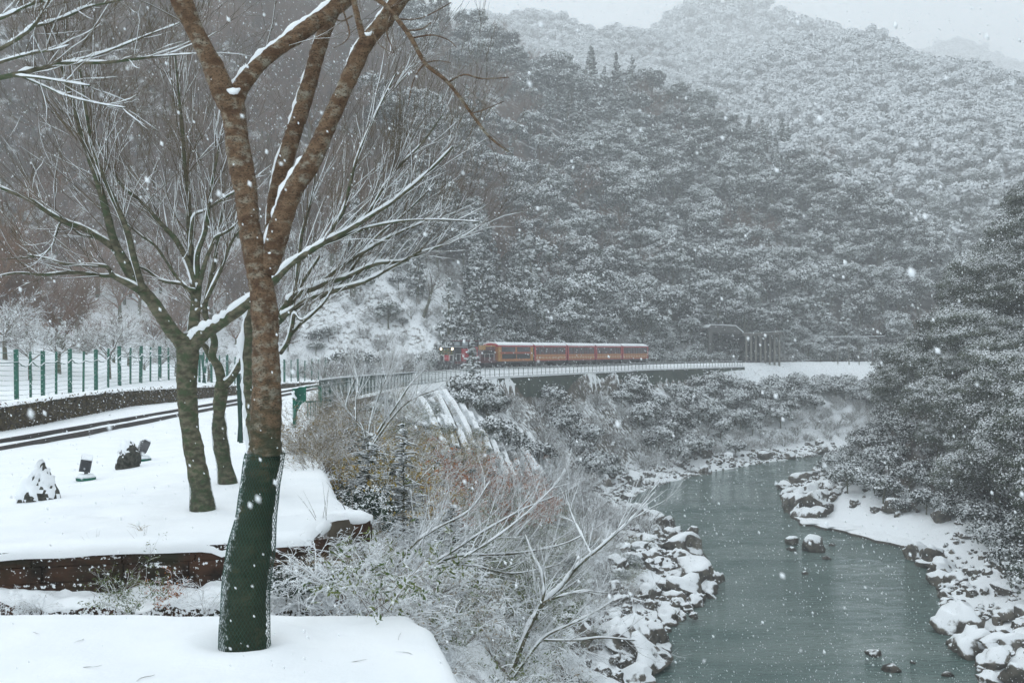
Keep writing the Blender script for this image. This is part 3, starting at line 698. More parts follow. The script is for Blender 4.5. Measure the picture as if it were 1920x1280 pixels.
T = Tree(random.Random(12), 'bark_grey')
tm = T.limb(); pt, rt = T.trace(tm, [(432, 925, 34), (426, 900, 32), (413, 826, 27), (411, 772, 24), (415, 730, 24), (417, 712, 22)], 16, 16, 12, 5, .1, snow=.2, gap=.2)
l = T.limb(); pl_, rl_ = T.trace(l, [(416, 720, 20), (410, 690, 17), (398, 668, 15), (402, 640, 14), (392, 610, 12), (384, 585, 11), (388, 555, 10), (396, 520, 9), (404, 480, 8), (410, 440, 6), (418, 390, 5)], 16, 15.5, 8, 5, .1, snow=.5, gap=.0)
T.sprigs(l, pl_, rl_, 12, 1.4, 3, .4, .3, .008)
r_ = T.limb(); pr, rr_ = T.trace(r_, [(418, 722, 18), (432, 712, 14), (446, 690, 12), (462, 660, 11), (500, 620, 10), (530, 590, 9), (560, 540, 7), (600, 480, 5)], 16, 15.6, 8, 5, .1, snow=.9, gap=-.1)
T.sprigs(r_, pr, rr_, 9, 1.2, 2, .3, .3, .008)
q = T.limb(); pp, rr = T.trace(q, [(398, 675, 14), (388, 655, 12), (380, 645, 9), (370, 630, 7)], 16, 15.8, 8, 4, .1, snow=1.1, gap=-.3)
root = T.finish('bare_tree', P(428, 907, 16), 'smaller twisted bare tree between the mossy tree and the big foreground trunk', 'tree')
net(root, pt[2:16], rt[2:16], .034, .001, .01, False)

T = Tree(random.Random(13), 'bark_grey')
tm = T.limb(); pt, rt = T.trace(tm, [(492, 905, 36), (484, 860, 34), (476, 790, 30), (470, 720, 27), (468, 660, 26), (471, 600, 25), (480, 560, 24), (505, 600, 10)], 14.6, 14.6, 10, 5, .1, snow=1.0, gap=-.4, thick=.55)
l = T.limb(); pl_, rl_ = T.trace(l, [(470, 640, 24), (498, 615, 24), (525, 594, 21), (545, 562, 17), (556, 545, 13), (560, 494, 8), (565, 447, 7), (572, 415, 5), (585, 370, 4), (592, 320, 2)], 14.6, 14.2, 8, 5, .1, snow=.7, gap=-.1)
T.sprigs(l, pl_, rl_, 8, 1.0, 2, .5, .4, .007)
for tr_, n, L in (([(545, 565, 14), (556, 553, 12), (612, 531, 11), (659, 516, 9), (706, 494, 8), (753, 490, 6), (787, 475, 5), (830, 460, 3)], 14, 1.2),
               ([(530, 592, 12), (544, 584, 11), (581, 559, 10), (631, 544, 9), (684, 528, 7), (737, 500, 5), (790, 470, 3)], 12, 1.1),
               ([(590, 540, 8), (640, 500, 7), (690, 468, 6), (740, 440, 5), (800, 415, 3)], 10, 1.0),
               ([(600, 560, 4), (640, 530, 5), (700, 450, 4), (760, 400, 3), (820, 340, 2)], 8, .9),
               ([(526, 662, 8), (540, 640, 8), (548, 610, 8), (553, 588, 7), (569, 600, 5), (606, 569, 4)], 3, .6),
               ([(540, 636, 6), (560, 610, 6), (585, 590, 5), (606, 569, 4), (625, 540, 3)], 3, .6)):
    q = T.limb(); pp, rr = T.trace(q, tr_, 14.2, 13.6, 7, 5, .08, snow=.85, gap=-.15, thick=.6); T.sprigs(q, pp, rr, n, L, 2, .45, .15, .007, bias=Vector((.4, 0, .15)))
T.finish('bare_tree', P(490, 900, 14.6), 'snow-plastered leaning tree half hidden behind the big foreground trunk, boughs reaching right', 'tree')

# --- tree outside the left edge whose boughs reach into the picture
T = Tree(random.Random(14), 'bark_grey')
tm = T.limb()
tp = [Vector((-8.2, 9.4, .2)), Vector((-8.1, 9.4, 1.5)), Vector((-8.0, 9.4, 3.0)), Vector((-7.6, 9.3, 4.2)), Vector((-7.2, 9.2, 5.6))]
tm.tube(tp, [.22, .18, .16, .12, .05], 12)
for tr_, n, L in (([(-640, 300, 26), (-350, 240, 18), (-120, 170, 12), (0, 146, 9), (77, 128, 8), (124, 119, 8), (201, 117, 6), (252, 111, 5), (310, 105, 3), (363, 101, 2)], 12, .6),
               ([(110, 122, 6), (150, 112, 5), (201, 97, 4), (275, 67, 3), (336, 44, 2)], 5, .4),
               ([(-300, 200, 10), (-100, 150, 8), (0, 117, 6), (57, 101, 5), (95, 95, 3), (130, 85, 2)], 6, .4),
               ([(-500, 260, 12), (-150, 170, 10), (0, 92, 8), (40, 68, 7), (64, 48, 7), (80, 25, 5), (95, -5, 4)], 6, .5),
               ([(64, 50, 6), (95, 42, 5), (128, 30, 5), (160, 15, 4), (195, 7, 4), (250, -5, 3)], 6, .5),
               ([(-300, 120, 10), (-80, 60, 8), (0, 35, 6), (60, 8, 5), (110, -5, 4)], 5, .4),
               ([(-60, 158, 7), (0, 144, 5), (50, 144, 5), (110, 152, 4), (168, 161, 3)], 5, .4),
               ([(40, 143, 5), (90, 165, 4), (128, 181, 4), (188, 195, 3), (235, 202, 2)], 6, .4)):
    q = T.limb(); pp, rr = T.trace(q, tr_, 9.0, 8.4, 6, 5, .08, snow=.9, gap=-.15, thick=.6); T.sprigs(q, pp, rr, n, L, 2, .2, .4, .004)
T.finish('bare_tree', (-8.2, 9.4, .2), 'bare tree beyond the left edge whose snowy boughs cross the top left corner', 'tree')

# ------------------------------------------------------------------ boulders
def rock_mesh(name, seed, mat, sub=3, flat=.62, rough=.45):
    import bmesh
    bm = bmesh.new(); bmesh.ops.create_icosphere(bm, subdivisions=sub, radius=1)
    for v in bm.verts:
        n = v.co.normalized(); off = Vector((seed * 7.3, seed * 3.1, seed))
        k = 1 + rough * mnoise.noise(n * 1.2 + off) - .9 * rough * abs(mnoise.noise(n * 2.6 + off)) + .35 * rough * mnoise.noise(n * 6 + off)
        q = n * k
        for ax in range(3):   # a few flat facets
            pn = Vector((math.sin(seed + ax * 2.1), math.cos(seed * 1.7 + ax), math.sin(seed * .9 + ax * 4))).normalized()
            dd = q.dot(pn)
            if dd > .62: q -= pn * (dd - .62) * .85
        up_ = min(1, max(0, (n.z - .25) / .4)); v.co = (q.x * (1 + .04 * up_), q.y * (1 + .04 * up_), q.z * flat + (.10 if mat == 'rock' else 0) * up_ * up_ * (3 - 2 * up_))
    me = bpy.data.meshes.new(name); bm.to_mesh(me); bm.free()
    me.materials.append(M[mat]); me.polygons.foreach_set('use_smooth', [sub >= 3] * len(me.polygons)); return me
ROCKS = [rock_mesh('boulder', i + 1, 'rock', flat=.85, rough=.6) for i in range(9)]
def rock(me, p, s, rz=0, label='', cat='boulder', group=None, name='boulder', sx=1, sz=1):
    o = link(name, me); o.location = p; o.scale = (s * sx, s, s * sz); o.rotation_euler = (R.uniform(-.4, .4), R.uniform(-.4, .4), rz)
    return tag(o, label, cat, group)
R = random.Random(21); nr_ = 0
def bank_rocks(tbl, side, y0, y1, n, lab, grp, wmin=0.0, wmax=7.0, smin=.45, smax=1.7):
    for k in range(n):
        y = y0 + (y1 - y0) * (k + R.random()) / n; x0 = float(np.interp(y, tbl[:, 0], tbl[:, 1]))
        u = wmin + (wmax - wmin) * R.random() ** 1.5; x = x0 + side * u
        s = (smin * .6 + (smax * 1.15 - smin * .6) * R.random() ** 2) * (1.0 if u < 3 else .85)
        z = max(zat(x, y), ZW); rock(R.choice(ROCKS), (x, y, z + s * .15), s, R.uniform(0, 6), lab, 'boulder', grp, sx=R.uniform(.9, 1.5), sz=R.uniform(.75, 1.25))
L1 = 'snow-capped boulder in the heap along the near left bank of the river'
bank_rocks(RL, -1, 58, 112, 100, L1, 'snowy boulders on the near left bank', -.2, 8.5, .45, 1.45)
bank_rocks(RL, -1, 112, 205, 60, 'snow-covered rock on the far left bank below the train', 'snowy rocks on the far left bank', -.2, 10, .4, 1.4)
bank_rocks(RR, 1, 50, 100, 75, 'snow-capped boulder on the near right bank at the lower right', 'snowy boulders on the near right bank', -.3, 8, .4, 1.35)
bank_rocks(RR, 1, 100, 126, 22, 'snowy rock behind the flat snow bar on the right bank', 'snowy rocks behind the snow bar', 4.2, 9, .5, 1.5)
bank_rocks(RR, 1, 118, 180, 60, 'snowy rock on the right bank point under the evergreen trees', 'snowy rocks on the right bank point', -.5, 9, .6, 2.0)
WET = [rock_mesh('river_boulder', i + 31, 'wetrock') for i in range(3)]; CAP = [rock_mesh('river_boulder', i + 41, 'rock', rough=.3) for i in range(2)]
for px, py, w, cap, lb in ((1523, 1032, 50, 1, 'largest dark boulder standing in mid river with a thin snow cap'), (1485, 1020, 28, 1, 'small snowy rock upstream of the largest mid-river boulder'),
                      (1486, 1031, 22, 0, 'flat wet rock touching the left of the largest mid-river boulder'), (1550, 1048, 20, 0, 'low rock just right of the largest mid-river boulder'),
                      (1300, 1002, 28, 1, 'lone dark rock in the water off the left bank'), (1510, 1075, 16, 0, 'barely emerged stone below the largest mid-river boulder'),
                      (1638, 1226, 34, 0, 'flat brownish rock in the river at the bottom'), (1672, 1256, 40, 0, 'round black wet boulder in the river at the bottom'),
                      (1712, 1243, 14, 0, 'smallest black stone beside the round wet boulder'), (1775, 1265, 24, 0, 'low dark stone near the lower right bank'), (1560, 1022, 14, 0, 'tiny stone in the river right of the snow-capped boulder')):
    d = (CZ - ZW) * FPX / (py - HY); p = P(px, py, d); s = w * d / FPX / 2
    rock((CAP if cap else WET)[len(lb) % 2], (p.x, p.y, ZW + s * (.3 if cap else .05)), s, R.uniform(0, 6), lb, 'river rock', None, 'river_rock', sz=1.3 if cap else .9)
# larger named rock masses on the left point
for px, py, w, lb in ((1195, 985, 80, 'big square snow-topped rock at the head of the left bank heap'), (1275, 1040, 85, 'broad dark-sided rock on the left point by the water'), (1300, 1095, 95, 'lowest rock mass on the left point jutting into the river'),
                      (1220, 1215, 80, 'snow-topped rock block at the water below the left heap'), (1250, 1170, 50, 'dark rock tongue reaching into the river at the lower left')):
    q = ground(px, py); d = q.y; s = w * d / FPX / 2
    rock(R.choice(ROCKS), (q.x, q.y, max(q.z, ZW) + s * .2), s, R.uniform(0, 6), lb, 'rock', None, 'rock', sz=.95)
for px, py, w, lb in ((1325, 858, 22, 'upright pale snow-covered boulder on the far left bank'), (1720, 960, 10, 'small rock at the edge of the snow bar')):
    q = ground(px, py); s = w * q.y / FPX / 2
    rock(ROCKS[2], (q.x, q.y, q.z + s * .4), s, .5, lb, 'boulder', None, 'boulder', sz=1.4)
stones = []
for tbl, sd__, y0, y1, nn, wm in ((RL, -1, 58, 200, 1500, 8), (RR, 1, 48, 185, 1200, 8)):
    for k in range(nn):
        y = R.uniform(y0, y1); u = R.uniform(-.1, wm)
        if tbl is RR and 98 < y < 126: continue
        x = float(np.interp(y, tbl[:, 0], tbl[:, 1])) + sd__ * u; stones.append((x, y, max(ZW, zat(x, y)) + .03))
STONES = stones
# flat snow bar on the right bank
bar = [(1486, 964), (1530, 958), (1600, 960), (1640, 972), (1700, 985), (1760, 1008), (1810, 1030), (1760, 1034), (1700, 1020), (1640, 1008), (1570, 992), (1510, 980)]
mb = MB(); bp_ = []
for px, py in bar:
    d = (CZ - ZW - .35) * FPX / (py - HY); bp_.append(P(px, py, d))
bp_ = [Vector(q) for q in catmull([tuple(p) for p in bp_] + [tuple(bp_[0])], 8)[:-1]]
for k, p in enumerate(bp_): p += Vector((mnoise.noise(p * .6), mnoise.noise(p * .6 + Vector((9, 0, 0))) * 2.4, 0)) * .9
cc = sum(bp_, Vector()) / len(bp_); n = len(bp_)
mb.v = [tuple(cc + Vector((0, 0, .12)))] + [tuple(cc.lerp(p, .93) + Vector((0, 0, .05))) for p in bp_] + [tuple(p + Vector((0, 0, -.1))) for p in bp_] + [tuple(p + (p - cc) * .05 + Vector((0, 0, -.7))) for p in bp_]
for i in range(n):
    j = (i + 1) % n; mb.f.append((0, 1 + j, 1 + i)); mb.m.append(0)
    for a_ in (1, 1 + n):
        mb.f.append((a_ + i, a_ + j, a_ + n + j, a_ + n + i)); mb.m.append(0 if a_ == 1 else 1)
tag(mb.build('snow_bar', ['snow', 'wetrock'], None, True), kind='structure')

# ------------------------------------------------------------------ track
def track_at(s_):
    return s_
seg = [0.0]
for i in range(1, len(TRK)): seg.append(seg[-1] + float(np.hypot(*(TRK[i] - TRK[i - 1]))))
def tpos(s_):
    x = float(np.interp(s_, seg, TRKN[:, 0])); y = float(np.interp(s_, seg, TRKN[:, 1])); return x, y
def rz_(y): return float(np.interp(y, [0, 135, 235], [.03, .05, .3]))
rw = empty('railway_track', (-13.4, 26, 0), 'single railway track with two snow-lined rails curving along the river', 'railway track')
for side in (-.55, .55):
    mb = MB(); pp = []
    for k in range(0, int(seg[-1] / 1.5)):
        s_ = k * 1.5; x, y = tpos(s_); x2, y2 = tpos(s_ + .5); t = Vector((x2 - x, y2 - y, 0)).normalized(); nrm = Vector((t.y, -t.x, 0))
        pp.append(Vector((x, y, rz_(y))) + nrm * side)
    for i in range(len(pp) - 1):
        if pp[i].y < 8: continue
        t = (pp[i + 1] - pp[i]).normalized(); nr2 = Vector((t.y, -t.x, 0))
        b0 = len(mb.v)
        prof = ((-.035, -.22), (-.035, -.03), (-.03, 0), (.03, 0), (.035, -.03), (.035, -.22))
        for q in (pp[i], pp[i + 1]):
            for (a_, z_) in prof: mb.v.append(tuple(q + nr2 * a_ + Vector((0, 0, z_))))
        for k in range(5): mb.f.append((b0 + k, b0 + k + 1, b0 + 7 + k, b0 + 6 + k)); mb.m.append(0)
    o = mb.build('rail', 'rust', rw, loc=rw.location); o.location = (0, 0, 0)
    # brushed earth strip beside the rail where the flanges keep the snow away
    mb = MB()
    for i in range(len(pp) - 1):
        if pp[i].y < 8: continue
        t = (pp[i + 1] - pp[i]).normalized(); nr2 = Vector((t.y, -t.x, 0)) * (1 if side < 0 else -1)
        w1 = .05 + .05 * mnoise.noise(pp[i] * .9); w2 = .05 + .05 * mnoise.noise(pp[i + 1] * .9)
        b0 = len(mb.v); dz = Vector((0, 0, -.085))
        mb.v += [tuple(pp[i] + dz), tuple(pp[i] + nr2 * w1 + dz), tuple(pp[i + 1] + nr2 * w2 + dz), tuple(pp[i + 1] + dz)]
        mb.f.append((b0, b0 + 1, b0 + 2, b0 + 3)); mb.m.append(0)
    o = mb.build('flangeway', 'sleeper', rw, loc=rw.location); o.location = (0, 0, 0)

# ------------------------------------------------------------------ hedge and green fence on the left
HL = catmull([(-16.2, 24), (-16.5, 33), (-17.2, 40), (-18, 47), (-18.3, 60), (-18.2, 77), (-17, 95)], 12)
mbh = MB(); R = random.Random(31)
mbs = MB()
hp = []
for i, q in enumerate(HL):
    hp.append(Vector((float(q[0]), float(q[1]), 0)))
for i in range(len(hp) - 1):
    a_, b_ = hp[i], hp[i + 1]; L = (b_ - a_).length; z0 = float(plateau(np.array([a_.x]), np.array([a_.y]))[0][0])
    hh = float(np.interp(a_.y, [24, 36, 50, 80], [.75, .85, .75, .55]))
    n = int(L * (420 if a_.y < 55 else 220))
    for k in range(n):
        t = R.random(); p = a_.lerp(b_, t); w = R.uniform(-.35, .35); z = R.random() * hh
        if R.random() < .5: w = .35 * R.choice((1, 1, -1)) + R.gauss(0, .04)
        p = p + Vector((w, 0, z0 + z))
        mbh.leaf(p, Vector((R.gauss(.5, 1), R.gauss(-.4, 1), R.gauss(0, .7))), R.uniform(.06, .13), .6)
    b0 = len(mbs.v)
for i, q in enumerate(hp):
    z0 = float(plateau(np.array([q.x]), np.array([q.y]))[0][0]); hh = float(np.interp(q.y, [24, 36, 50, 80], [.75, .85, .75, .55]))
hedge = empty('hedge', hp[3], 'low clipped brown hedge with snow along its top in front of the green fence', 'hedge')
o = mbh.build('foliage', 'hedge', hedge, loc=hedge.location); o.location = (0, 0, 0)
core = MB()
for i in range(len(hp) - 1):
    z0 = float(plateau(np.array([hp[i].x]), np.array([hp[i].y]))[0][0]); hh = float(np.interp(hp[i].y, [24, 36, 50, 80], [.75, .85, .75, .55]))
    core.bar(hp[i] + Vector((0, 0, z0 + hh * .45)), hp[i + 1] + Vector((0, 0, z0 + hh * .45)), .6, hh * .9)
o = core.build('twig_core', 'twig_dark', hedge, loc=hedge.location); o.location = (0, 0, 0)
# snow on top, lumpy ribbon
V = []; F = []
hp2 = [Vector((float(q[0]), float(q[1]), 0)) for q in catmull([tuple(h)[:2] for h in hp], 4)]
for i, q in enumerate(hp2):
    z0 = float(plateau(np.array([q.x]), np.array([q.y]))[0][0]); hh = float(np.interp(q.y, [24, 36, 50, 80], [.75, .85, .75, .55]))
    for k in range(7):
        w = (k - 3) / 3 * .40; V.append((q.x + w, q.y, z0 + hh + .07 * (1 - (w / .42) ** 2) + .04 * mnoise.noise(Vector((q.x + w * 3, q.y * 2, 0))) - (.05 if k in (0, 6) else 0)))
for i in range(len(hp2) - 1):
    for k in range(6): a_ = i * 7 + k; F.append((a_, a_ + 1, a_ + 8, a_ + 7))
o = link('snow_cover', np_mesh('hedge_snow', np.array(V) - np.array(hedge.location), F, [M['snow']], None, True), hedge)

FL = catmull([(-28.5, 41), (-26.2, 45), (-24.4, 48.5), (-24.8, 52), (-25.2, 56), (-25.6, 66), (-25.8, 78), (-25.2, 92), (-23.5, 108), (-20.5, 122), (-15.5, 138)], 10)
fs = [0.0]
for i in range(1, len(FL)): fs.append(fs[-1] + float(np.hypot(*(FL[i] - FL[i - 1]))))
FLN = np.array(FL)
def fpos(s_): return float(np.interp(s_, fs, FLN[:, 0])), float(np.interp(s_, fs, FLN[:, 1]))
fence = empty('green_fence', (-25, 60, 0), 'tall green post fence with snow-lined wires running along the left of the track', 'fence')
s_ = 1.0; k = 0; posts = []
thick = MB(); thick.box((0, 0, 1.3), (.19, .14, 2.6)); thick_me = thick.mesh('post', ['green'])
thin = MB(); thin.box((0, 0, 1.25), (.11, .10, 2.5)); thin_me = thin.mesh('post', ['green'])
while s_ < fs[-1]:
    x, y = fpos(s_); z = float(base_terrain(np.array([x]), np.array([y]))[0][0]); z = min(z, .3) - .05
    o = link('post', thick_me if k % 2 == 0 else thin_me, fence); o.location = Vector((x, y, z)) - fence.location
    o.rotation_euler = (R.uniform(-.01, .01), R.uniform(-.012, .012), R.uniform(-.3, .3)); posts.append(Vector((x, y, z))); s_ += 2.0; k += 1
for h in (.12, .36, .6, .84, 1.08, 1.32, 1.56, 1.8, 2.1, 2.42):
    mb = MB(); pp = []
    for i in range(len(posts) - 1):
        for t in (0, .33, .66): pp.append(posts[i].lerp(posts[i + 1], t) + Vector((0, 0, h - .03 * math.sin(t * 3.1) + R.uniform(-.008, .008))))
    mb.tube(pp, [.013 + (.004 if h > 2.3 else 0)] * len(pp), 5, 0, False)
    o = mb.build('wire', 'wire', fence, loc=fence.location); o.location = (0, 0, 0)
mb = MB(); pp = []
for i in range(0, 18):
    for t in (0, .25, .5, .75): pp.append(posts[i].lerp(posts[i + 1], t) + Vector((.12, -.08, 1.98 - .22 * math.sin(t * math.pi) * (1 if i % 3 else .4) + R.uniform(-.02, .02))))
mb.tube(pp, [.03] * len(pp), 6, 0, False)
o = mb.build('cable', 'wire', fence, True, loc=fence.location); o.location = (0, 0, 0)
# leaning prop posts seen between the two trees
for px, rot in ((374, .0), (380, .16), (385, -.12)):
    q = P(px, 722, 80); mb = MB(); mb.box((0, 0, 1.25), (.16, .12, 2.5)); o = mb.build('post', 'green', fence)
    o.location = Vector((q.x, q.y, -.3)) - fence.location; o.rotation_euler = (0, rot, 0)

# ------------------------------------------------------------------ green gate end and guard railing on the river side
gate = empty('gate', P(553, 808, 31), 'green metal gate end with curved plate and rails where the railing starts', 'gate')
g0 = P(553, 808, 31)
mb = MB(); mb.bar(P(552, 728, 31), P(553, 812, 31), .12, .10); o = mb.build('gate_post', 'green', gate, loc=g0); o.location = (0, 0, 0)
mb = MB(); plate = [(556, 728), (562, 725), (574, 725), (574, 752), (565, 757), (558, 770), (555, 775)]
v = [P(x, y, 31.02) for x, y in plate] + [P(x, y, 31.08) for x, y in plate]; n = len(plate); mb.v = [tuple(q) for q in v]
mb.f = [tuple(range(n)), tuple(range(2 * n - 1, n - 1, -1))] + [(i, i + n, (i + 1) % n + n, (i + 1) % n) for i in range(n)]; mb.m = [0] * len(mb.f)
o = mb.build('gate_plate', 'green', gate, loc=g0); o.location = (0, 0, 0)
mb = MB(); mb.tube([P(552, 733, 30.9), P(549, 736, 30.9), P(551, 743, 30.9), P(556, 747, 30.9)], [.03, .05, .05, .03], 6)
o = mb.build('snow_cover', 'snow', gate, True, loc=g0); o.location = (0, 0, 0)
mb = MB(); mb.bar(P(600, 723, 44), P(600, 760, 44), .14, .1); o = mb.build('gate_post', 'green', gate, loc=g0); o.location = (0, 0, 0)
for ya, yb in ((725, 724), (753, 752)):
    mb = MB(); mb.bar(P(574, ya, 31.05), P(600, yb, 44), .045, .05); o = mb.build('gate_rail', 'green', gate, loc=g0); o.location = (0, 0, 0)
for k in range(6):
    t = (k + .5) / 6; mb = MB(); a_ = P(574, 753, 31.05).lerp(P(600, 752, 44), t)
    mb.bar(a_, a_ - Vector((0, 0, .55)), .02); o = mb.build('gate_bar', 'green', gate, loc=g0); o.location = (0, 0, 0)

RLN = catmull([tuple(P(600, 755, 44))[:2], (-9.3, 56), (-9.9, 70), (-9.9, 84), (-9.4, 100), (-7.2, 118), (-2.5, 132), (3.4, 145), (13, 165), (24.1, 185), (38, 206), (52.9, 228)], 8)
rs = [0.0]
for i in range(1, len(RLN)): rs.append(rs[-1] + float(np.hypot(*(RLN[i] - RLN[i - 1]))))
RA = np.array(RLN)
def rpos(s_):
    x = float(np.interp(s_, rs, RA[:, 0])); y = float(np.interp(s_, rs, RA[:, 1]))
    return Vector((x, y, float(np.interp(y, TOPZ[:, 0], TOPZ[:, 1])) + .02 + (0.1 if y > 180 else 0)))
rail = empty('guard_railing', rpos(5), 'dark green steel guard railing on the river side of the snowy track path', 'railing')
s_ = 0; bars = 0
bm_ = MB(); bm_.box((0, 0, .58), (.035, .035, 1.14)); bar_me = bm_.mesh('baluster', ['rail_green'])
pm_ = MB(); pm_.box((0, 0, .6), (.07, .07, 1.2)); post_me = pm_.mesh('railing_post', ['rail_green'])
while s_ < rs[-1]:
    p = rpos(s_); big = bars % 4 == 0
    o = link('railing_post' if big or p.y > 125 else 'baluster', post_me if big or p.y > 125 else bar_me, rail); o.location = p - rail.location
    bars += 1; s_ += .5 if p.y < 125 else 1.6
for h, w in ((1.2, .05), (1.0, .025), (.42, .03), (.1, .03)):
    mb = MB(); pp = [rpos(q) + Vector((0, 0, h)) for q in np.arange(0, rs[-1], 1.5)]
    mb.tube(pp, [w] * len(pp), 6, 0, False); o = mb.build('handrail' if h > 1.1 else 'cross_rail', 'rail_green', rail, True, loc=rail.location); o.location = (0, 0, 0)
mb = MB(); pp = [rpos(q) + Vector((0, 0, 1.26)) for q in np.arange(0, rs[-1], 1.5)]
mb.tube(pp, [.038] * len(pp), 5, 0, False); o = mb.build('snow_cover', 'snow', rail, True, loc=rail.location); o.location = (0, 0, 0)

# concrete wall below the railing (mossy green, snow ledge)
cw = MB(); ledge = MB()
qs = np.arange(78, rs[-1], 2.0)
for i in range(len(qs) - 1):
    a_, b_ = rpos(qs[i]), rpos(qs[i + 1]); t = (b_ - a_).normalized(); nr2 = Vector((t.y, -t.x, 0))
    hgt = float(np.interp(a_.y, [105, 125, 145, 230], [.5, 2.0, 3.2, 3.4]))
    v = [a_ + nr2 * .4 + Vector((0, 0, -.12)), b_ + nr2 * .4 + Vector((0, 0, -.12)), b_ + nr2 * .9 + Vector((0, 0, -hgt)), a_ + nr2 * .9 + Vector((0, 0, -hgt))]
    b0 = len(cw.v); cw.v += [tuple(q) for q in v]; cw.f.append((b0, b0 + 3, b0 + 2, b0 + 1)); cw.m.append(0)
    ledge.bar(a_ + nr2 * .25 + Vector((0, 0, -.03)), b_ + nr2 * .25 + Vector((0, 0, -.03)), .55, .22)
wl_ = empty('track_wall', rpos(100), 'mossy dark green concrete wall carrying the track ledge above the river', 'wall')
o = cw.build('wall_face', 'mosswall', wl_, loc=wl_.location); o.location = (0, 0, 0)
o = ledge.build('snowy_coping', 'snow', wl_, loc=wl_.location); o.location = (0, 0, 0)

# concrete ribs on the slope below the curve
R = random.Random(41)
def ribs(lst, lab, nm):
    rt_ = None
    for (xa, ya, xb, yb) in lst:
        a_, b_ = ground(xa, ya), ground(xb, yb)
        if a_ is None or b_ is None: continue
        if rt_ is None: rt_ = empty(nm, a_, lab, 'slope support')
        mb = MB(); n = 10; b0 = 0
        prev = None
        for i in range(n + 1):
            q = a_.lerp(b_, i / n); q.z = zat(q.x, q.y) + .35
            if prev is not None: mb.bar(prev, q, .5, .7)
            prev = q
        o = mb.build('rib', 'snow', rt_, loc=rt_.location); o.location = (0, 0, 0)
        mb = MB(); prev = None
        for i in range(n + 1):
            q = a_.lerp(b_, i / n) + Vector((.62, -.2, 0)); q.z = zat(q.x, q.y) + .22
            if prev is not None: mb.bar(prev, q, .32, .34)
            prev = q
        o = mb.build('slot', 'slot', rt_, loc=rt_.location); o.location = (0, 0, 0)  # dark bar laid along one side of the rib
ribs([(782 + 17 * k, 748 - 2 * k, 838 + 20 * k, 866 - 2 * k) for k in range(6)], 'upper set of snow-covered concrete ribs on the slope under the railing curve', 'rib_slope')
ribs([(905 + 14 * k, 806 + 2 * k, 950 + 15 * k, 905 + 1 * k) for k in range(7)], 'lower set of snow-covered concrete ribs nearer the river rocks', 'rib_slope')

# ------------------------------------------------------------------ garden stones and lamps on the terrace
def tz(x, y): return float(slab_z(np.array([x]), np.array([y]))[0])
G = [rock_mesh('garden_stone', 61, 'gstone', 4, 1.0, .28), rock_mesh('garden_stone', 66, 'gstone', 4, 1.05, .2)]
for v in G[0].vertices:
    k_ = 1 - .42 * (v.co.z + .8); v.co.x *= max(k_, .2); v.co.y *= max(k_, .2); v.co.z *= 1.15
q = P(75, 918, 15.2); o = link('garden_stone', G[0]); o.location = (q.x, q.y, tz(q.x, q.y) + .12); o.scale = (.42, .32, .42); o.rotation_euler = (0, .12, .4)
tag(o, 'pointed garden stone half covered in snow on the terrace at the far left', 'stone')
q = P(239, 858, 19.8); o = link('garden_stone', G[1]); o.location = (q.x, q.y, tz(q.x, q.y) + .2); o.scale = (.29, .25, .33); o.rotation_euler = (0, -.05, 1.2)
tag(o, 'blocky dark garden stone near the rails with thin snow on top', 'stone')
def cap(o, th, nz=.3, wind=(-.45, -.1, .85)):
    import bmesh
    bm = bmesh.new(); bm.from_mesh(o.data); bm.normal_update(); wv = Vector(wind).normalized()
    for f in list(bm.faces):
        if f.normal.dot(wv) + .35 * mnoise.noise(f.calc_center_median() * 3) < nz: bm.faces.remove(f)
    for v in list(bm.verts):
        if not v.link_faces: bm.verts.remove(v)
    for v in bm.verts:
        edge = any(e.is_boundary for e in v.link_edges); v.co += v.normal * (th * (.15 if edge else 1) * (1 + .5 * mnoise.noise(v.co * 5)))
    me = bpy.data.meshes.new('snow_cap'); bm.to_mesh(me); bm.free(); me.materials.clear(); me.materials.append(M['snow']); me.polygons.foreach_set('use_smooth', [True] * len(me.polygons))
    link('snow_cap', me, o)
for o_ in [q for q in bpy.data.objects if q.name.startswith('garden_stone')]: cap(o_, .14, .28 if o_.name == 'garden_stone' else .72)
for (px, py, d, lab, rz) in ((161, 879, 17.9, 'grey garden spotlight on a round base between the two garden stones', .3), (268, 845, 21.2, 'grey garden spotlight just behind the blocky garden stone', 2.2)):
    q = P(px, py, d); rt_ = empty('garden_spotlight', (q.x, q.y, tz(q.x, q.y)), lab, 'spotlight', 'garden spotlights on the terrace', rz)
    mb = MB(); mb.disc((0, 0, .03), .17, .05, 20); mb.build('base_plate', 'green', rt_)
    mb = MB(); mb.disc((0, 0, .085), .165, .06, 20, r2=.12); mb.build('snow_cover', 'snow', rt_, True)
    mb = MB(); mb.bar((0, .03, .08), (0, .03, .30), .06, .05); mb.build('stem', 'grey_metal', rt_)
    rot = Matrix.Rotation(.5, 3, 'X') @ Matrix.Rotation(.2, 3, 'Y')
    mb = MB(); mb.box((0, -.01, .30), (.19, .15, .26), rot); 
    for k in range(5): mb.box(Vector((0, -.01, .30)) + rot @ Vector((0, .085, -.09 + k * .045)), (.16, .03, .012), rot)
    mb.build('lamp_housing', 'grey_metal', rt_)
    mb = MB(); mb.box(Vector((0, -.01, .30)) + rot @ Vector((0, -.08, 0)), (.15, .012, .2), rot); mb.build('lens', 'glass', rt_)
    mb = MB(); mb.box(Vector((0, -.01, .30)) + rot @ Vector((0, 0, .145)), (.18, .14, .035), rot); mb.build('snow_cap', 'snow', rt_)

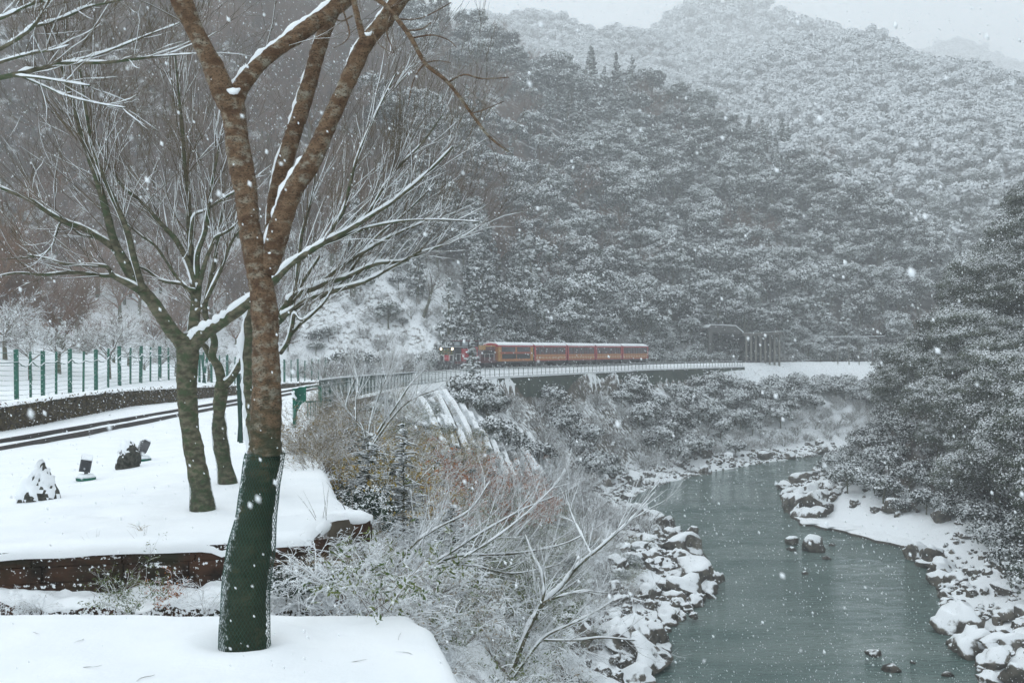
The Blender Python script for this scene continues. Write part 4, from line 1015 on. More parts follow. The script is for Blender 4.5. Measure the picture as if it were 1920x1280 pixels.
# wooden tree props beside the leaning tree
mb = MB(); mb.bar(P(452, 830, 20), P(447, 700, 20), .07); 
rt_ = empty('tree_prop', P(450, 830, 20), 'thin greenish wooden prop post behind the leaning tree', 'post')
o = mb.build('post', 'rail_green', rt_, loc=rt_.location); o.location = (0, 0, 0)
mb = MB(); mb.bar(P(447, 828, 20.1), P(455, 712, 20.1), .045); o = mb.build('post', 'rail_green', rt_, loc=rt_.location); o.location = (0, 0, 0)

# ------------------------------------------------------------------ train
def side_boxes(parent, name, mat, xs, w, z0, z1, y, th, me_name=None):
    mb = MB(); mb.box((0, 0, (z0 + z1) / 2), (w, th, z1 - z0)); me = mb.mesh(me_name or name, [mat]); out = []
    for sgn in (-1, 1):
        for x in xs: o = link(name, me, parent); o.location = (x, sgn * y, 0); out.append(o)
    return out
def bogie(parent, x):
    mb = MB(); mb.box((0, 0, .5), (2.6, 2.0, .35)); b = mb.build('bogie', 'black', parent); b.location = (x, 0, 0)
    wm = MB(); wm.tube([Vector((0, -.08, 0)), Vector((0, .08, 0))], [.42, .42], 16); wme = wm.mesh('wheel', ['black'])
    for dx in (-.9, .9):
        for sy in (-.55, .55):
            o = link('wheel', wme, b); o.location = (dx, sy, .42)
L_CAR = 11.5
def carriage(kind):
    rt_ = bpy.data.objects.new('train_carriage', None); COL.objects.link(rt_); rt_.empty_display_size = .3
    mb = MB(); mb.box((0, 0, .82), (L_CAR - .4, 2.5, .3)); mb.build('underframe', 'black', rt_)
    for x in (-3.7, 3.7): bogie(rt_, x)
    if kind == 0:
        mb = MB(); mb.box((0, 0, 2.1), (L_CAR - .5, 2.6, 2.3)); mb.build('body', 'orange', rt_)
        side_boxes(rt_, 'window', 'glass', [-2.4, 2.4], 4.2, 2.35, 3.15, 1.31, .03)
        side_boxes(rt_, 'lower_window', 'black', [-2.2, 2.4], 4.3, 1.3, 2.05, 1.31, .03)
        side_boxes(rt_, 'stripe', 'red', [.2], 10.0, 2.15, 2.28, 1.315, .03)
        side_boxes(rt_, 'end_panel', 'ochre', [-5.2, 5.2], .6, 1.0, 3.2, 1.315, .03)
    else:
        mb = MB(); mb.box((0, 0, 1.5), (L_CAR - .5, 2.5, 1.1)); mb.box((0, 0, 2.55), (L_CAR - .8, 2.1, 1.1)); mb.build('body', 'carwindow', rt_)
        xs = [-4.95 + i * 1.1 for i in range(10)]
        side_boxes(rt_, 'side_panel', 'orange', xs, 1.0, 1.0, 1.95, 1.29, .05)
        side_boxes(rt_, 'panel_trim', 'cream', xs, .7, 1.35, 1.47, 1.325, .02)
        side_boxes(rt_, 'window', 'carwindow', xs, .95, 2.0, 3.0, 1.24, .04)
        side_boxes(rt_, 'window_pillar', 'maroon', [x - .55 for x in xs] + [5.5], .12, 1.95, 3.1, 1.28, .08)
        side_boxes(rt_, 'seat_back', 'maroon', xs[::2], .5, 2.0, 2.35, 1.265, .03)
        side_boxes(rt_, 'end_post', 'red', [-5.5, 5.5], .42, .95, 3.2, 1.31, .08)
        side_boxes(rt_, 'stripe', 'red', [0], 11.0, .92, 1.02, 1.30, .06)
    mb = MB()   # curved roof
    prof = [(-1.38, 3.12), (-1.3, 3.36), (-.9, 3.56), (0, 3.66), (.9, 3.56), (1.3, 3.36), (1.38, 3.12)]
    def ext(mb, prof, x0, x1):
        b0 = len(mb.v); n = len(prof)
        for x in (x0, x1):
            for (y, z) in prof: mb.v.append((x, y, z))
        for k in range(n): mb.f.append((b0 + k, b0 + (k + 1) % n, b0 + n + (k + 1) % n, b0 + n + k)); mb.m.append(0)
        mb.f.append(tuple(range(b0, b0 + n))[::-1]); mb.m.append(0); mb.f.append(tuple(range(b0 + n, b0 + 2 * n))); mb.m.append(0)
    ext(mb, prof, -L_CAR / 2 + .15, L_CAR / 2 - .15); mb.build('roof', 'red', rt_)
    mb = MB(); ext(mb, [(-1.34, 3.34), (-1.28, 3.52), (-.7, 3.76), (0, 3.84), (.7, 3.76), (1.28, 3.52), (1.34, 3.34), (0, 3.60)], -L_CAR / 2 + .2, L_CAR / 2 - .2); mb.build('snow_cover', 'snow', rt_, False)
    return rt_
def loco():
    rt_ = bpy.data.objects.new('locomotive', None); COL.objects.link(rt_)
    W = 1.4   # local -x is the front
    mb = MB(); mb.box((0, 0, .95), (13.6, 2.7, .32)); mb.build('underframe', 'maroon', rt_)
    mb = MB(); mb.box((-6.75, 0, .8), (.25, 2.6, .75)); mb.build('buffer_beam', 'black', rt_)
    for x in (-4.3, 4.3): bogie(rt_, x)
    mb = MB(); mb.box((-4.4, 0, 2.05), (4.4, 2.3, 1.95)); mb.build('front_hood', 'black', rt_)
    mb = MB(); mb.box((-4.4, 0, 3.06), (4.3, 2.2, .06)); mb.build('snow_cover', 'snow', rt_)
    mb = MB(); mb.box((-.9, 0, 2.5), (2.8, 2.75, 2.8)); mb.build('cab', 'black', rt_)
    mb = MB(); mb.box((-.9, 0, 3.93), (3.0, 2.85, .12)); mb.build('cab_roof', 'maroon', rt_)
    mb = MB(); mb.box((3.6, 0, 2.1), (6.2, 2.3, 2.05)); mb.build('rear_hood', 'maroon', rt_)
    mb = MB(); mb.box((3.6, 0, 3.22), (6.2, 2.3, .2)); mb.build('hood_top', 'ochre', rt_)
    for sy in (-.62, .62):
        mb = MB(); mb.box((-2.33, sy, 3.5), (.05, .85, .55)); mb.build('cab_window', 'glass_pale', rt_)
    for sy in (-1.39, 1.39):
        mb = MB(); mb.box((-.9, sy, 3.4), (1.3, .05, .6)); mb.build('side_window', 'glass', rt_)
        mb = MB(); mb.box((-.3, sy, 2.2), (.9, .04, 1.7)); mb.build('cab_door', 'red', rt_)
        mb = MB(); mb.box((-3.3, sy * .84, 1.95), (2.5, .05, 1.7)); mb.build('red_panel', 'red', rt_)
        mb = MB(); mb.box((2.0, sy * .84, 2.9), (2.4, .05, .5)); mb.build('stripe', 'ochre', rt_)
        for k in range(5):
            mb = MB(); mb.box((2.6 + k * .8, sy * .84, 2.1), (.6, .06, 1.0)); mb.build('vent', 'black', rt_)
        mb = MB()
        for x in (-6.5, -5.3, -4.1, 1.0, 2.6, 4.2, 5.8): mb.bar((x, sy * .97, 1.1), (x, sy * .97, 2.1), .04)
        mb.bar((-6.5, sy * .97, 2.1), (-4.1, sy * .97, 2.1), .04); mb.bar((1, sy * .97, 2.1), (5.8, sy * .97, 2.1), .04); mb.build('handrail', 'white', rt_)
        mb = MB(); mb.tube([Vector((-6.68, sy * .62, 2.78)), Vector((-6.5, sy * .62, 2.78))], [.17, .17], 14); h = mb.build('headlight', 'black', rt_)
        mb = MB(); mb.tube([Vector((-6.71, sy * .62, 2.78)), Vector((-6.68, sy * .62, 2.78))], [.13, .13], 14); mb.build('lamp_glass', 'lamp', h)
    mb = MB(); R2_ = random.Random(4)
    for k in range(260):
        a_ = Vector((-6.63 + R2_.uniform(-.05, .02), R2_.uniform(-.95, .95), R2_.uniform(1.95, 2.75)))
        mb.leaf(a_, Vector((-1, R2_.gauss(0, .6), R2_.gauss(0, .6))), R2_.uniform(.1, .2), .5, m=R2_.choice((0, 0, 1)))
    mb.build('wreath', ['wreath', 'ochre'], rt_)
    hm = [(-.42, 1.95), (.42, 1.95), (.46, 1.45), (.3, 1.15), (0, .98), (-.3, 1.15), (-.46, 1.45)]
    mb = MB(); mb.v = [(-6.78, y - .1, z) for y, z in hm] + [(-6.70, y - .1, z) for y, z in hm]; n = len(hm)
    mb.f = [tuple(range(n)), tuple(range(2 * n - 1, n - 1, -1))] + [(i, i + n, (i + 1) % n + n, (i + 1) % n) for i in range(n)]; mb.m = [0] * len(mb.f)
    hb = mb.build('headmark', 'red', rt_)
    try:
        cu = bpy.data.curves.new('lettering', 'FONT'); cu.body = 'トロッコ'; cu.size = .26; cu.align_x = 'CENTER'
        to = bpy.data.objects.new('tmp', cu); COL.objects.link(to)
        dg = bpy.context.evaluated_depsgraph_get(); me = bpy.data.meshes.new_from_object(to.evaluated_get(dg)); bpy.data.objects.remove(to)
        me.materials.clear(); me.materials.append(M['white'])
        o = link('lettering', me, hb); o.rotation_euler = (math.pi / 2, 0, -math.pi / 2); o.location = (-6.79, -.1, 1.45)
    except Exception as ex: print(ex)
    mb = MB()
    for sy in (.55, 1.15): mb.bar((-6.85, sy - 1.9 + .3, 1.0), (-6.85, sy - 1.9 + .3, 1.95), .05); mb.bar((-6.85, sy - .2, 1.0), (-6.85, sy - .2, 1.95), .05)
    mb.bar((-6.85, .35, 1.95), (-6.85, .95, 1.95), .05); mb.bar((-6.85, -1.05, 1.95), (-6.85, -.45, 1.95), .05); mb.build('front_handrail', 'white', rt_)
    for x in (-1.8, .2):
        mb = MB(); mb.tube([Vector((x, -.6, 3.98)), Vector((x, -.6, 4.25))], [.09, .07], 8); mb.build('roof_horn', 'black', rt_)
    mb = MB(); mb.box((-6.95, 0, .75), (.4, .3, .3)); mb.build('coupler', 'black', rt_)
    return rt_
def copy_tree(o, parent=None):
    c = o.copy(); COL.objects.link(c); c.parent = parent
    for ch in [q for q in bpy.data.objects if q.parent == o]: copy_tree(ch, c)
    return c
def place(o, s0, L):
    a_ = Vector((*tpos(s0), 0)); b_ = Vector((*tpos(s0 + L), 0)); a_.z = rz_(a_.y); b_.z = rz_(b_.y)
    m_ = (a_ + b_) / 2; d = b_ - a_; o.location = m_; o.rotation_euler = (0, -math.atan2(d.z, math.hypot(d.x, d.y)), math.atan2(d.y, d.x))
s0 = float(np.interp(135.0, TRKN[:, 1], seg))
lo = loco(); place(lo, s0, 13.6); tag(lo, 'dark diesel locomotive with lit headlights and a red shield headmark', 'locomotive'); s0 += 14.0
c0 = carriage(0); place(c0, s0, L_CAR); tag(c0, 'orange carriage with black windows coupled right behind the locomotive', 'train carriage', 'carriages of the sightseeing train'); s0 += L_CAR + .25
c1 = carriage(1)
labs = ['red and orange carriage, second behind the locomotive, partly hidden by a snowy branch', 'red and orange carriage in the middle of the train, third behind the locomotive',
        'red and orange carriage, last but one of the train', 'red and orange carriage at the very rear end of the train']
cs = [c1] + [copy_tree(c1) for _ in range(3)]
for c, lb in zip(cs, labs):
    place(c, s0, L_CAR); tag(c, lb, 'train carriage', 'carriages of the sightseeing train'); s0 += L_CAR + .25

# ------------------------------------------------------------------ rock shed at the tunnel mouth
e0 = P(1392, 687, 236); sd = empty('rock_shed', e0, 'dark concrete rock shed with a row of pale columns at the tunnel mouth', 'rock shed')
def sh(x, y, z): return e0 + Vector((x, y, z))
def outline(name, pts2, y0, y1, mat):
    mb = MB(); n = len(pts2); mb.v = [tuple(sh(x, y0, z)) for x, z in pts2] + [tuple(sh(x, y1, z)) for x, z in pts2]
    mb.f = [tuple(range(n)), tuple(range(2 * n - 1, n - 1, -1))] + [(i, i + n, (i + 1) % n + n, (i + 1) % n) for i in range(n)]; mb.m = [0] * len(mb.f)
    o = mb.build(name, mat, sd, loc=e0); o.location = (0, 0, 0)
outline('portal_beam', [(-8, 8.0), (-.5, 8.0), (0, 8.2), (-1.6, 9.6), (-7.4, 9.9), (-8, 9.2)], 0, 1.0, 'shed')
outline('portal_pier', [(-8, -1.5), (-7.1, -1.5), (-7.1, 8.0), (-8, 8.0)], 0, 1.0, 'shed')
outline('shed_ceiling', [(-7.6, 8.2), (9, 8.0), (9, 7.5), (-7.6, 7.7)], 1.2, 14, 'black')  # ceiling coloured black to stand for the shade under the roof
outline('portal_snow', [(-8, 9.3), (-7.4, 10.05), (-1.6, 9.78), (.3, 8.3), (.3, 8.05), (-1.6, 9.6), (-7.4, 9.9)], -.2, 16, 'snow')
outline('roof_slab', [(.2, 7.9), (9.5, 8.3), (9.5, 7.6), (.2, 7.2)], .5, 16, 'concrete')
outline('roof_snow', [(.2, 7.95), (9.6, 8.4), (9.6, 8.32), (.2, 7.9)], .4, 16, 'snow')
outline('inner_wall', [(-8, -2), (10, -2), (10, 7.9), (-8, 7.9)], 9, 10, 'black')  # back wall painted black as the interior shade behind the opening
outline('foot_wall', [(.1, -3.5), (10, -3.5), (10, -.6), (.1, -.6)], .5, 1.5, 'shed')
cmb = MB(); cmb.box((0, 0, 3.6), (.4, .45, 8.4)); cme = cmb.mesh('column', ['shedpost'])
for k in range(8): o = link('column', cme, sd); o.location = (1.0 + k * 1.2, .3 + k * .3, -.2)
# far road barrier and snowy patch with posts
fb = empty('road_barrier', P(1600, 657, 250), 'thin snow-lined road barrier on posts beyond the rock shed', 'barrier')
mb = MB(); mb.bar(P(1556, 631, 262), P(1660, 630, 262), .12, .15); o = mb.build('barrier_rail', 'snow', fb, loc=fb.location); o.location = (0, 0, 0)
for px in (1571, 1592, 1611, 1636):
    mb = MB(); mb.bar(P(px, 684, 240), P(px, 648, 240), .2); o = mb.build('post', 'shedpost', fb, loc=fb.location); o.location = (0, 0, 0)

# ------------------------------------------------------------------ forest prototypes
def crown_mesh(name, seed, Rr, H, lobes, per, leaf, mat, barkmat='bark_grey', conic=0.0, low=.25, uplift=.12, jit=.34):
    g = np.random.default_rng(seed)
    if conic > 0:
        hz = g.random(lobes) ** .8; rr = Rr * (1 - hz) ** .9 * np.sqrt(g.random(lobes)); an = g.random(lobes) * 6.283
        C = np.stack([rr * np.cos(an), rr * np.sin(an), H * (low + (1 - low) * hz)], -1); lr = np.full(lobes, Rr * .28) * (1.1 - hz * .7)
    else:
        dv = g.normal(size=(lobes, 3)); dv /= np.linalg.norm(dv, axis=1)[:, None]; dv[:, 2] = np.where(dv[:, 2] < -.35, -dv[:, 2], dv[:, 2])
        C = dv * np.array([Rr, Rr, H * .42]) * (.6 + .4 * g.random(lobes))[:, None] * .78 + np.array([0, 0, H * .58]); lr = Rr * g.uniform(.2, .42, lobes)
    n = lobes * per; ci = np.repeat(np.arange(lobes), per)
    d = g.normal(size=(n, 3)); d /= np.linalg.norm(d, axis=1)[:, None]; d[:, 2] = np.where((d[:, 2] < 0) & (g.random(n) < .65), -d[:, 2] * .6, d[:, 2])
    p = C[ci] + d * lr[ci][:, None] * np.array([1, 1, .75]) * (.75 + .35 * g.random(n))[:, None]
    nr = d + g.normal(size=(n, 3)) * jit + np.array([0, 0, uplift]); nr /= np.linalg.norm(nr, axis=1)[:, None]
    a = np.cross(nr, g.normal(size=(n, 3))); a /= np.linalg.norm(a, axis=1)[:, None]; b = np.cross(nr, a)
    s = leaf * g.uniform(.5, 1.3, n)[:, None]
    V = np.stack([p - a * s * .5 - b * s * .2, p + a * s * .1 - b * s * .5, p + a * s * .55 + b * s * .15, p - a * s * .05 + b * s * .5], 1).reshape(-1, 3)
    F = np.arange(n * 4).reshape(-1, 4)
    # trunk + a few limbs
    mb = MB(); mb.tube([Vector((0, 0, -1)), Vector((.05, 0, H * .3)), Vector((0, .1, H * .7))], [.03 * H, .024 * H, .01 * H], 6, 0, False)
    for k in range(5):
        c_ = C[int(g.integers(lobes))]; mb.tube([Vector((0, 0, H * .3)), Vector(c_) * .6 + Vector((0, 0, H * .12)), Vector(c_)], [.012 * H, .008 * H, .003 * H], 4, 0, False)
    Vt = np.array(mb.v); Ft = np.array([f for f in mb.f if len(f) == 4]) + len(V)
    return np_mesh(name, np.vstack([V, Vt]), np.vstack([F, Ft]), [M[mat], M[barkmat]], np.concatenate([np.zeros(n), np.ones(len(Ft))]), False)

def bare_mesh(name, seed, H, mat, depth=4, n0=7, rmin=.012, fan=.5, trunk_h=.25, kids=(3, 4), lr=.62, flatz=1.0):
    r = random.Random(seed); mb = MB()
    mb.tube([Vector((0, 0, -.5)), Vector((r.uniform(-.1, .1) * H * .3, 0, H * trunk_h * .6)), Vector((0, 0, H * trunk_h))], [.028 * H, .022 * H, .018 * H], 7, 1, False)
    def g(p, d, L, rad, dep):
        pts = [p]; q = p; dd = d.normalized(); rads = [rad]
        for i in range(3):
            dd = (dd + Vector((r.gauss(0, .15), r.gauss(0, .15), r.gauss(0, .1) + .04))).normalized(); q = q + dd * L / 3; pts.append(q); rads.append(max(rmin, rad * (1 - .25 * (i + 1))))
        mb.tube(pts, rads, 4 if dep > 2 else 3, 0, False)
        if dep:
            for k in range(r.randint(*kids)):
                j = r.randint(1, 3); nd = dd + Vector((r.gauss(0, fan), r.gauss(0, fan), r.gauss(0, fan * .8) + .05)); nd.z *= flatz; g(pts[j], nd, L * r.uniform(lr - .1, lr + .12), rads[j] * .65, dep - 1)
    for k in range(n0):
        a_ = 6.283 * k / n0 + r.uniform(-.4, .4); g(Vector((0, 0, H * trunk_h * r.uniform(.7, 1))), Vector((math.cos(a_) * .8, math.sin(a_) * .8, r.uniform(.35, 1.4))), H * r.uniform(.22, .34), .012 * H, depth - 1)
    V = np.array(mb.v); F = np.array(mb.f)
    return np_mesh(name, V, F, [M[mat], M['bark_grey']], mb.m, False)

EV = [crown_mesh('evergreen_tree', 100 + i, 3.4 + .6 * i, 7.5 + 1.4 * i, 34, 150, .33, 'ever', jit=.28) for i in range(3)]
CON = [crown_mesh('cedar_tree', 120 + i, 2.3, 12, 50, 55, .42, 'ever', conic=1, low=.12) for i in range(2)]
NEAR = [crown_mesh('bank_evergreen', 140 + i, 4.0 + .5 * i, 8.5 + i, 70, 380, .16, 'ever_near', jit=.24) for i in range(3)]
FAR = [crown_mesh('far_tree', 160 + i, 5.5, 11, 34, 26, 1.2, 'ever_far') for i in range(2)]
BARE = [bare_mesh('bare_tree', 180 + i, 9.5 + i, 'twig_red', depth=5, n0=8, rmin=.010, kids=(3, 4)) for i in range(3)]
ORCH = [bare_mesh('orchard_tree', 190 + i, 5.2, 'twig_pale', depth=5, n0=8, rmin=.008, fan=.42, trunk_h=.3, kids=(3, 4), flatz=.75) for i in range(3)]
SHR = [bare_mesh('bare_shrub', 200 + i, 4.0, 'twig_pale', depth=4, n0=12, rmin=.009, trunk_h=.06, kids=(3, 5), fan=.4) for i in range(3)]
BUSH = [crown_mesh('snowy_bush', 210 + i, 1.9, 2.6, 32, 60, .17, 'ever') for i in range(2)]

SITES_MARK = 1
# candidate tree sites on the hills
def sites(x0, x1, y0, y1, sp, seed, cond):
    g = np.random.default_rng(seed); xs = np.arange(x0, x1, sp); ys = np.arange(y0, y1, sp); A, B = np.meshgrid(xs, ys)
    A = (A + g.uniform(-.45, .45, A.shape) * sp).ravel(); B = (B + g.uniform(-.45, .45, B.shape) * sp).ravel()
    Zt, Fo = base_terrain(A, B); m = cond(A, B, Zt, Fo); return A[m], B[m], Zt[m]
def visible(x, y, z, pad=120, top=12):
    px = 960 + x / y * FPX; py = HY - (z + top - CZ) / y * FPX
    return (px > -pad) & (px < 1920 + pad) & (py < 1300)
def cull(x, y, z):
    """drop sites buried behind nearer terrain (march towards the camera)"""
    keep = np.ones(len(x), bool)
    for t in np.linspace(.25, .97, 40):
        zr = CZ + (z + 11 - CZ) * t; zz = base_terrain(x * t, y * t)[0]; keep &= zz < zr + 1.5
    return keep

def scatter(name, me_src, pts, sc_, rot, label=None, cat=None):
    if len(pts) == 0: return
    me = bpy.data.meshes.new(name); me.vertices.add(len(pts)); me.vertices.foreach_set('co', np.asarray(pts, dtype=np.float32).ravel())
    at = me.attributes.new('scl', 'FLOAT', 'POINT'); at.data.foreach_set('value', np.asarray(sc_, dtype=np.float32))
    r3 = np.zeros((len(pts), 3), dtype=np.float32); r3[:, 2] = rot
    at = me.attributes.new('rot', 'FLOAT_VECTOR', 'POINT'); at.data.foreach_set('vector', r3.ravel())
    o = link(name, me)
    ng = bpy.data.node_groups.new(name, 'GeometryNodeTree')
    ng.interface.new_socket('Geometry', in_out='INPUT', socket_type='NodeSocketGeometry'); ng.interface.new_socket('Geometry', in_out='OUTPUT', socket_type='NodeSocketGeometry')
    gi = ng.nodes.new('NodeGroupInput'); go = ng.nodes.new('NodeGroupOutput'); ip = ng.nodes.new('GeometryNodeInstanceOnPoints')
    oi = ng.nodes.new('GeometryNodeObjectInfo'); oi.inputs['Object'].default_value = me_src; oi.transform_space = 'ORIGINAL'; oi.inputs['As Instance'].default_value = True
    a1 = ng.nodes.new('GeometryNodeInputNamedAttribute'); a1.data_type = 'FLOAT'; a1.inputs['Name'].default_value = 'scl'
    a2 = ng.nodes.new('GeometryNodeInputNamedAttribute'); a2.data_type = 'FLOAT_VECTOR'; a2.inputs['Name'].default_value = 'rot'
    er = ng.nodes.new('FunctionNodeEulerToRotation')
    L_ = ng.links.new
    L_(gi.outputs[0], ip.inputs['Points']); L_(oi.outputs['Geometry'], ip.inputs['Instance']); L_(a1.outputs['Attribute'], ip.inputs['Scale'])
    L_(a2.outputs['Attribute'], er.inputs[0]); L_(er.outputs[0], ip.inputs['Rotation']); L_(ip.outputs[0], go.inputs[0])
    md = o.modifiers.new('scatter', 'NODES'); md.node_group = ng
    tag(o, label, cat, kind='stuff'); return o

g = np.random.default_rng(77)
small = link('bank_stone', ROCKS[4]); small.location = (13.5, 74, ZW + .4); small.scale = (.4, .4, .35); tag(small, 'small snowy stone at the water line of the near left bank heap', 'stone')
scatter('bank_stones', small, STONES, g.uniform(.14, .34, len(STONES)) * np.where(g.random(len(STONES)) < .25, 2.0, 1), g.uniform(0, 6.28, len(STONES)), 'small snowy stones strewn along both banks', 'stones')
FIRST = {}
def plant_all(A, B, Zt, kinds, sizes, n_ind, names, labels, cats, groups, mass_name, mass_label, smin=.55, smax=1.4, sink=.4, smin_near=False):
    """kinds: prototype meshes; the nearest n_ind of every kind become objects, the rest one stuff object per mesh"""
    order = np.argsort(np.hypot(A, B)); A, B, Zt = A[order], B[order], Zt[order]
    ki = kinds(A, B, Zt)
    for k, me_ in enumerate(sizes):
        w = np.nonzero(ki == k)[0]
        if len(w) == 0: continue
        sc_ = g.uniform(smin, smax, len(w)); ro = g.uniform(0, 6.283, len(w)); src = None
        if smin_near: sc_ = sc_ * np.clip(.5 + (B[w] - 14) / 18, .5, 1)
        for j in range(min(n_ind[k], len(w))):
            i = w[j]; o = link(names[k], me_); o.location = (A[i], B[i], Zt[i] - sink); o.scale = (sc_[j],) * 3; o.rotation_euler = (g.uniform(-.05, .05), g.uniform(-.05, .05), ro[j])
            tag(o, labels[k], cats[k], groups[k]); src = src or o
        rest = w[n_ind[k]:]
        if len(rest): scatter(mass_name[k], src, np.stack([A[rest], B[rest], Zt[rest] - sink], -1), sc_[n_ind[k]:], ro[n_ind[k]:], mass_label[k], 'forest')

# hill above the train: evergreens right, bare reddish trees left
def c1_(A, B, Zt, Fo):
    px = 960 + A / B * FPX; py = HY - (Zt - CZ) / B * FPX; open_ = (px > 580) & (px < 875) & (py > 520) & (B < 240) & (vnoise(A / 2.1, B / 2.1, 91) < .08)
    Fo = np.where(open_, 0, Fo)
    dt = polydist(A, B, TRKN); return (Fo > 0) & visible(A, B, Zt) & (B < 420) & (Zt > -3) & (dt > 7.5) & ((A < np.interp(B, TRKN[:, 1], TRKN[:, 0])) | (B > 262)) & (A < 260)
A, B, Zt = sites(-330, 200, 50, 430, 4.6, 5, c1_); k_ = cull(A, B, Zt); A, B, Zt = A[k_], B[k_], Zt[k_]
def kind1(A, B, Zt):
    px = 960 + A / B * FPX; n = vnoise(A / 25, B / 25, 8) + g.normal(0, .12, len(A)); py = HY - (Zt - CZ) / B * FPX
    bare = (px + 90 * n * 2) < 720 - (py - 300) * .15
    bare |= (py < 230) & (px < 1150) & (n > .05)
    bare |= (px > 720) & (n > .30)
    con = (~bare) & (vnoise(A / 18, B / 18, 19) > .2)
    k = g.integers(0, 3, len(A)); k = np.where(con, 3 + g.integers(0, 2, len(A)), k); k = np.where(bare, 5 + g.integers(0, 3, len(A)), k)
    return k
LB = {'ev': 'rounded snow-dusted evergreen in the forest on the slope above the train', 'con': 'pointed dark cedar standing among the evergreens on the slope above the train', 'ba': 'bare reddish-brown tree in the leafless wood on the left hillside'}
plant_all(A, B, Zt, kind1, EV + CON + BARE, [60, 60, 60, 30, 30, 75, 75, 75], ['evergreen_tree'] * 3 + ['cedar_tree'] * 2 + ['bare_tree'] * 3,
          [LB['ev']] * 3 + [LB['con']] * 2 + [LB['ba']] * 3, ['tree'] * 8, ['evergreens above the train'] * 3 + ['cedars above the train'] * 2 + ['bare trees on the left hillside'] * 3,
          ['hillside_forest'] * 8, ['dense snow-dusted forest covering the steep hill above the railway'] * 8)
print('hill1', len(A))
A, B, Zt = sites(-330, 60, 70, 380, 7.0, 15, c1_); k_ = cull(A, B, Zt); k_ &= (960 + A / B * FPX) < 760 + 160 * vnoise(A / 30, B / 30, 4); A, B, Zt = A[k_], B[k_], Zt[k_]
for i in range(3):
    w = g.integers(0, 3, len(A)) == i; first_ = [o for o in bpy.data.objects if o.data == BARE[i]][0]
    scatter('hillside_forest', first_, np.stack([A[w], B[w], Zt[w] - .4], -1), g.uniform(.6, 1.15, int(w.sum())), g.uniform(0, 6.28, int(w.sum())), 'leafless reddish wood on the left hillside', 'forest')
# right bank hill
def c2_(A, B, Zt, Fo):
    xr = np.interp(B, RR[:, 0], RR[:, 1]); u = A - xr; return (u > np.interp(B, [0, 85, 105, 125, 250], [7, 7, 6, 14, 11])) & (B < 205) & visible(A, B, Zt) & (Zt < 75) & (A < 130)
A, B, Zt = sites(25, 130, 62, 205, 3.6, 6, c2_); k_ = cull(A, B, Zt); A, B, Zt = A[k_], B[k_], Zt[k_]
plant_all(A, B, Zt, lambda a, b, c: g.integers(0, 3, len(a)), NEAR, [100, 100, 100], ['evergreen_tree'] * 3, ['dense dark evergreen in the wood on the right bank overhanging the river'] * 3, ['tree'] * 3,
          ['evergreens on the right bank'] * 3, ['right_bank_forest'] * 3, ['dark snow-dusted evergreen wood on the right bank'] * 3, .65, 1.05, .8)
print('hill4', len(A))
# far mountains
def c3_(A, B, Zt, Fo):
    return (Fo > 0) & visible(A, B, Zt, 40) & (B > 330) & ((ridge(A, B, R1, .82) < Zt - 1) | (B > 400)) & (Zt > 5)
A, B, Zt = sites(-60, 700, 330, 900, 7.6, 7, c3_); k_ = cull(A, B, Zt); A, B, Zt = A[k_], B[k_], Zt[k_]
m = B < 1e9
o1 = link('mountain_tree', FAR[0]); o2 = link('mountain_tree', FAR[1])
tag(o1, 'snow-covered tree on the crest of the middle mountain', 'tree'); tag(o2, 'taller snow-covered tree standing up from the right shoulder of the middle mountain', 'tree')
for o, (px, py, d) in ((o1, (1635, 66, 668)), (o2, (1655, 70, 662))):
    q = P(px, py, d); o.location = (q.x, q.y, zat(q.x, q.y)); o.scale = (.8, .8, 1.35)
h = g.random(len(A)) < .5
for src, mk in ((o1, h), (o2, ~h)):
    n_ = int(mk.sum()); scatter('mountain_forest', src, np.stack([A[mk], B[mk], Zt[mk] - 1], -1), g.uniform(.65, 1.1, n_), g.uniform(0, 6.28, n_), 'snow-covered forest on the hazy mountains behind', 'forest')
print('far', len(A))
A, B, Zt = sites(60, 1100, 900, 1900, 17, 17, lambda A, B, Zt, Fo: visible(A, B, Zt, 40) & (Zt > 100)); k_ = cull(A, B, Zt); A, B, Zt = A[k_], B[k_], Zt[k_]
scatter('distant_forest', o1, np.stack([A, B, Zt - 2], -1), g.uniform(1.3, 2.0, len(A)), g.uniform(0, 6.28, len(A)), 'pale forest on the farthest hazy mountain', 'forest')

# orchard behind the fence
R = random.Random(51)
OL = ['snowy orchard tree on the white mound behind the green fence', ]
spots = [(58, 640, 62, .95), (112, 635, 66, 1.0), (205, 655, 68, 1.1), (213, 648, 80, .9), (240, 640, 86, .9), (300, 660, 76, .8), (10, 615, 66, 1.2), (-40, 640, 60, 1.2), (330, 650, 95, 1.0), (390, 660, 90, 1.0), (430, 668, 98, 1.0), (270, 640, 100, 1.1), (160, 610, 92, 1.1), (60, 600, 90, 1.2), (560, 672, 112, .9), (620, 675, 125, .8), (120, 600, 104, 1.2), (480, 660, 108, 1.1), (350, 640, 110, 1.2), (20, 590, 105, 1.2)]
ol = ['first snowy orchard tree from the left standing close behind the green fence', 'thick-trunked orchard tree on the mound, second from the left behind the fence', 'forked orchard tree standing lower on the mound just behind the fence wires']
for i, (px, py, d, s) in enumerate(spots):
    x = (px - 960) / FPX * d; o = link('orchard_tree', ORCH[i % 3]); o.location = (x, d, zat(x, d) - .1); o.scale = (s,) * 3; o.rotation_euler = (0, 0, R.uniform(0, 6))
    if i < 3: tag(o, ol[i], 'tree', 'snowy orchard trees behind the fence')
    else: tag(o, 'spreading snow-covered orchard tree in the group behind the green fence', 'tree', 'snowy orchard trees behind the fence')
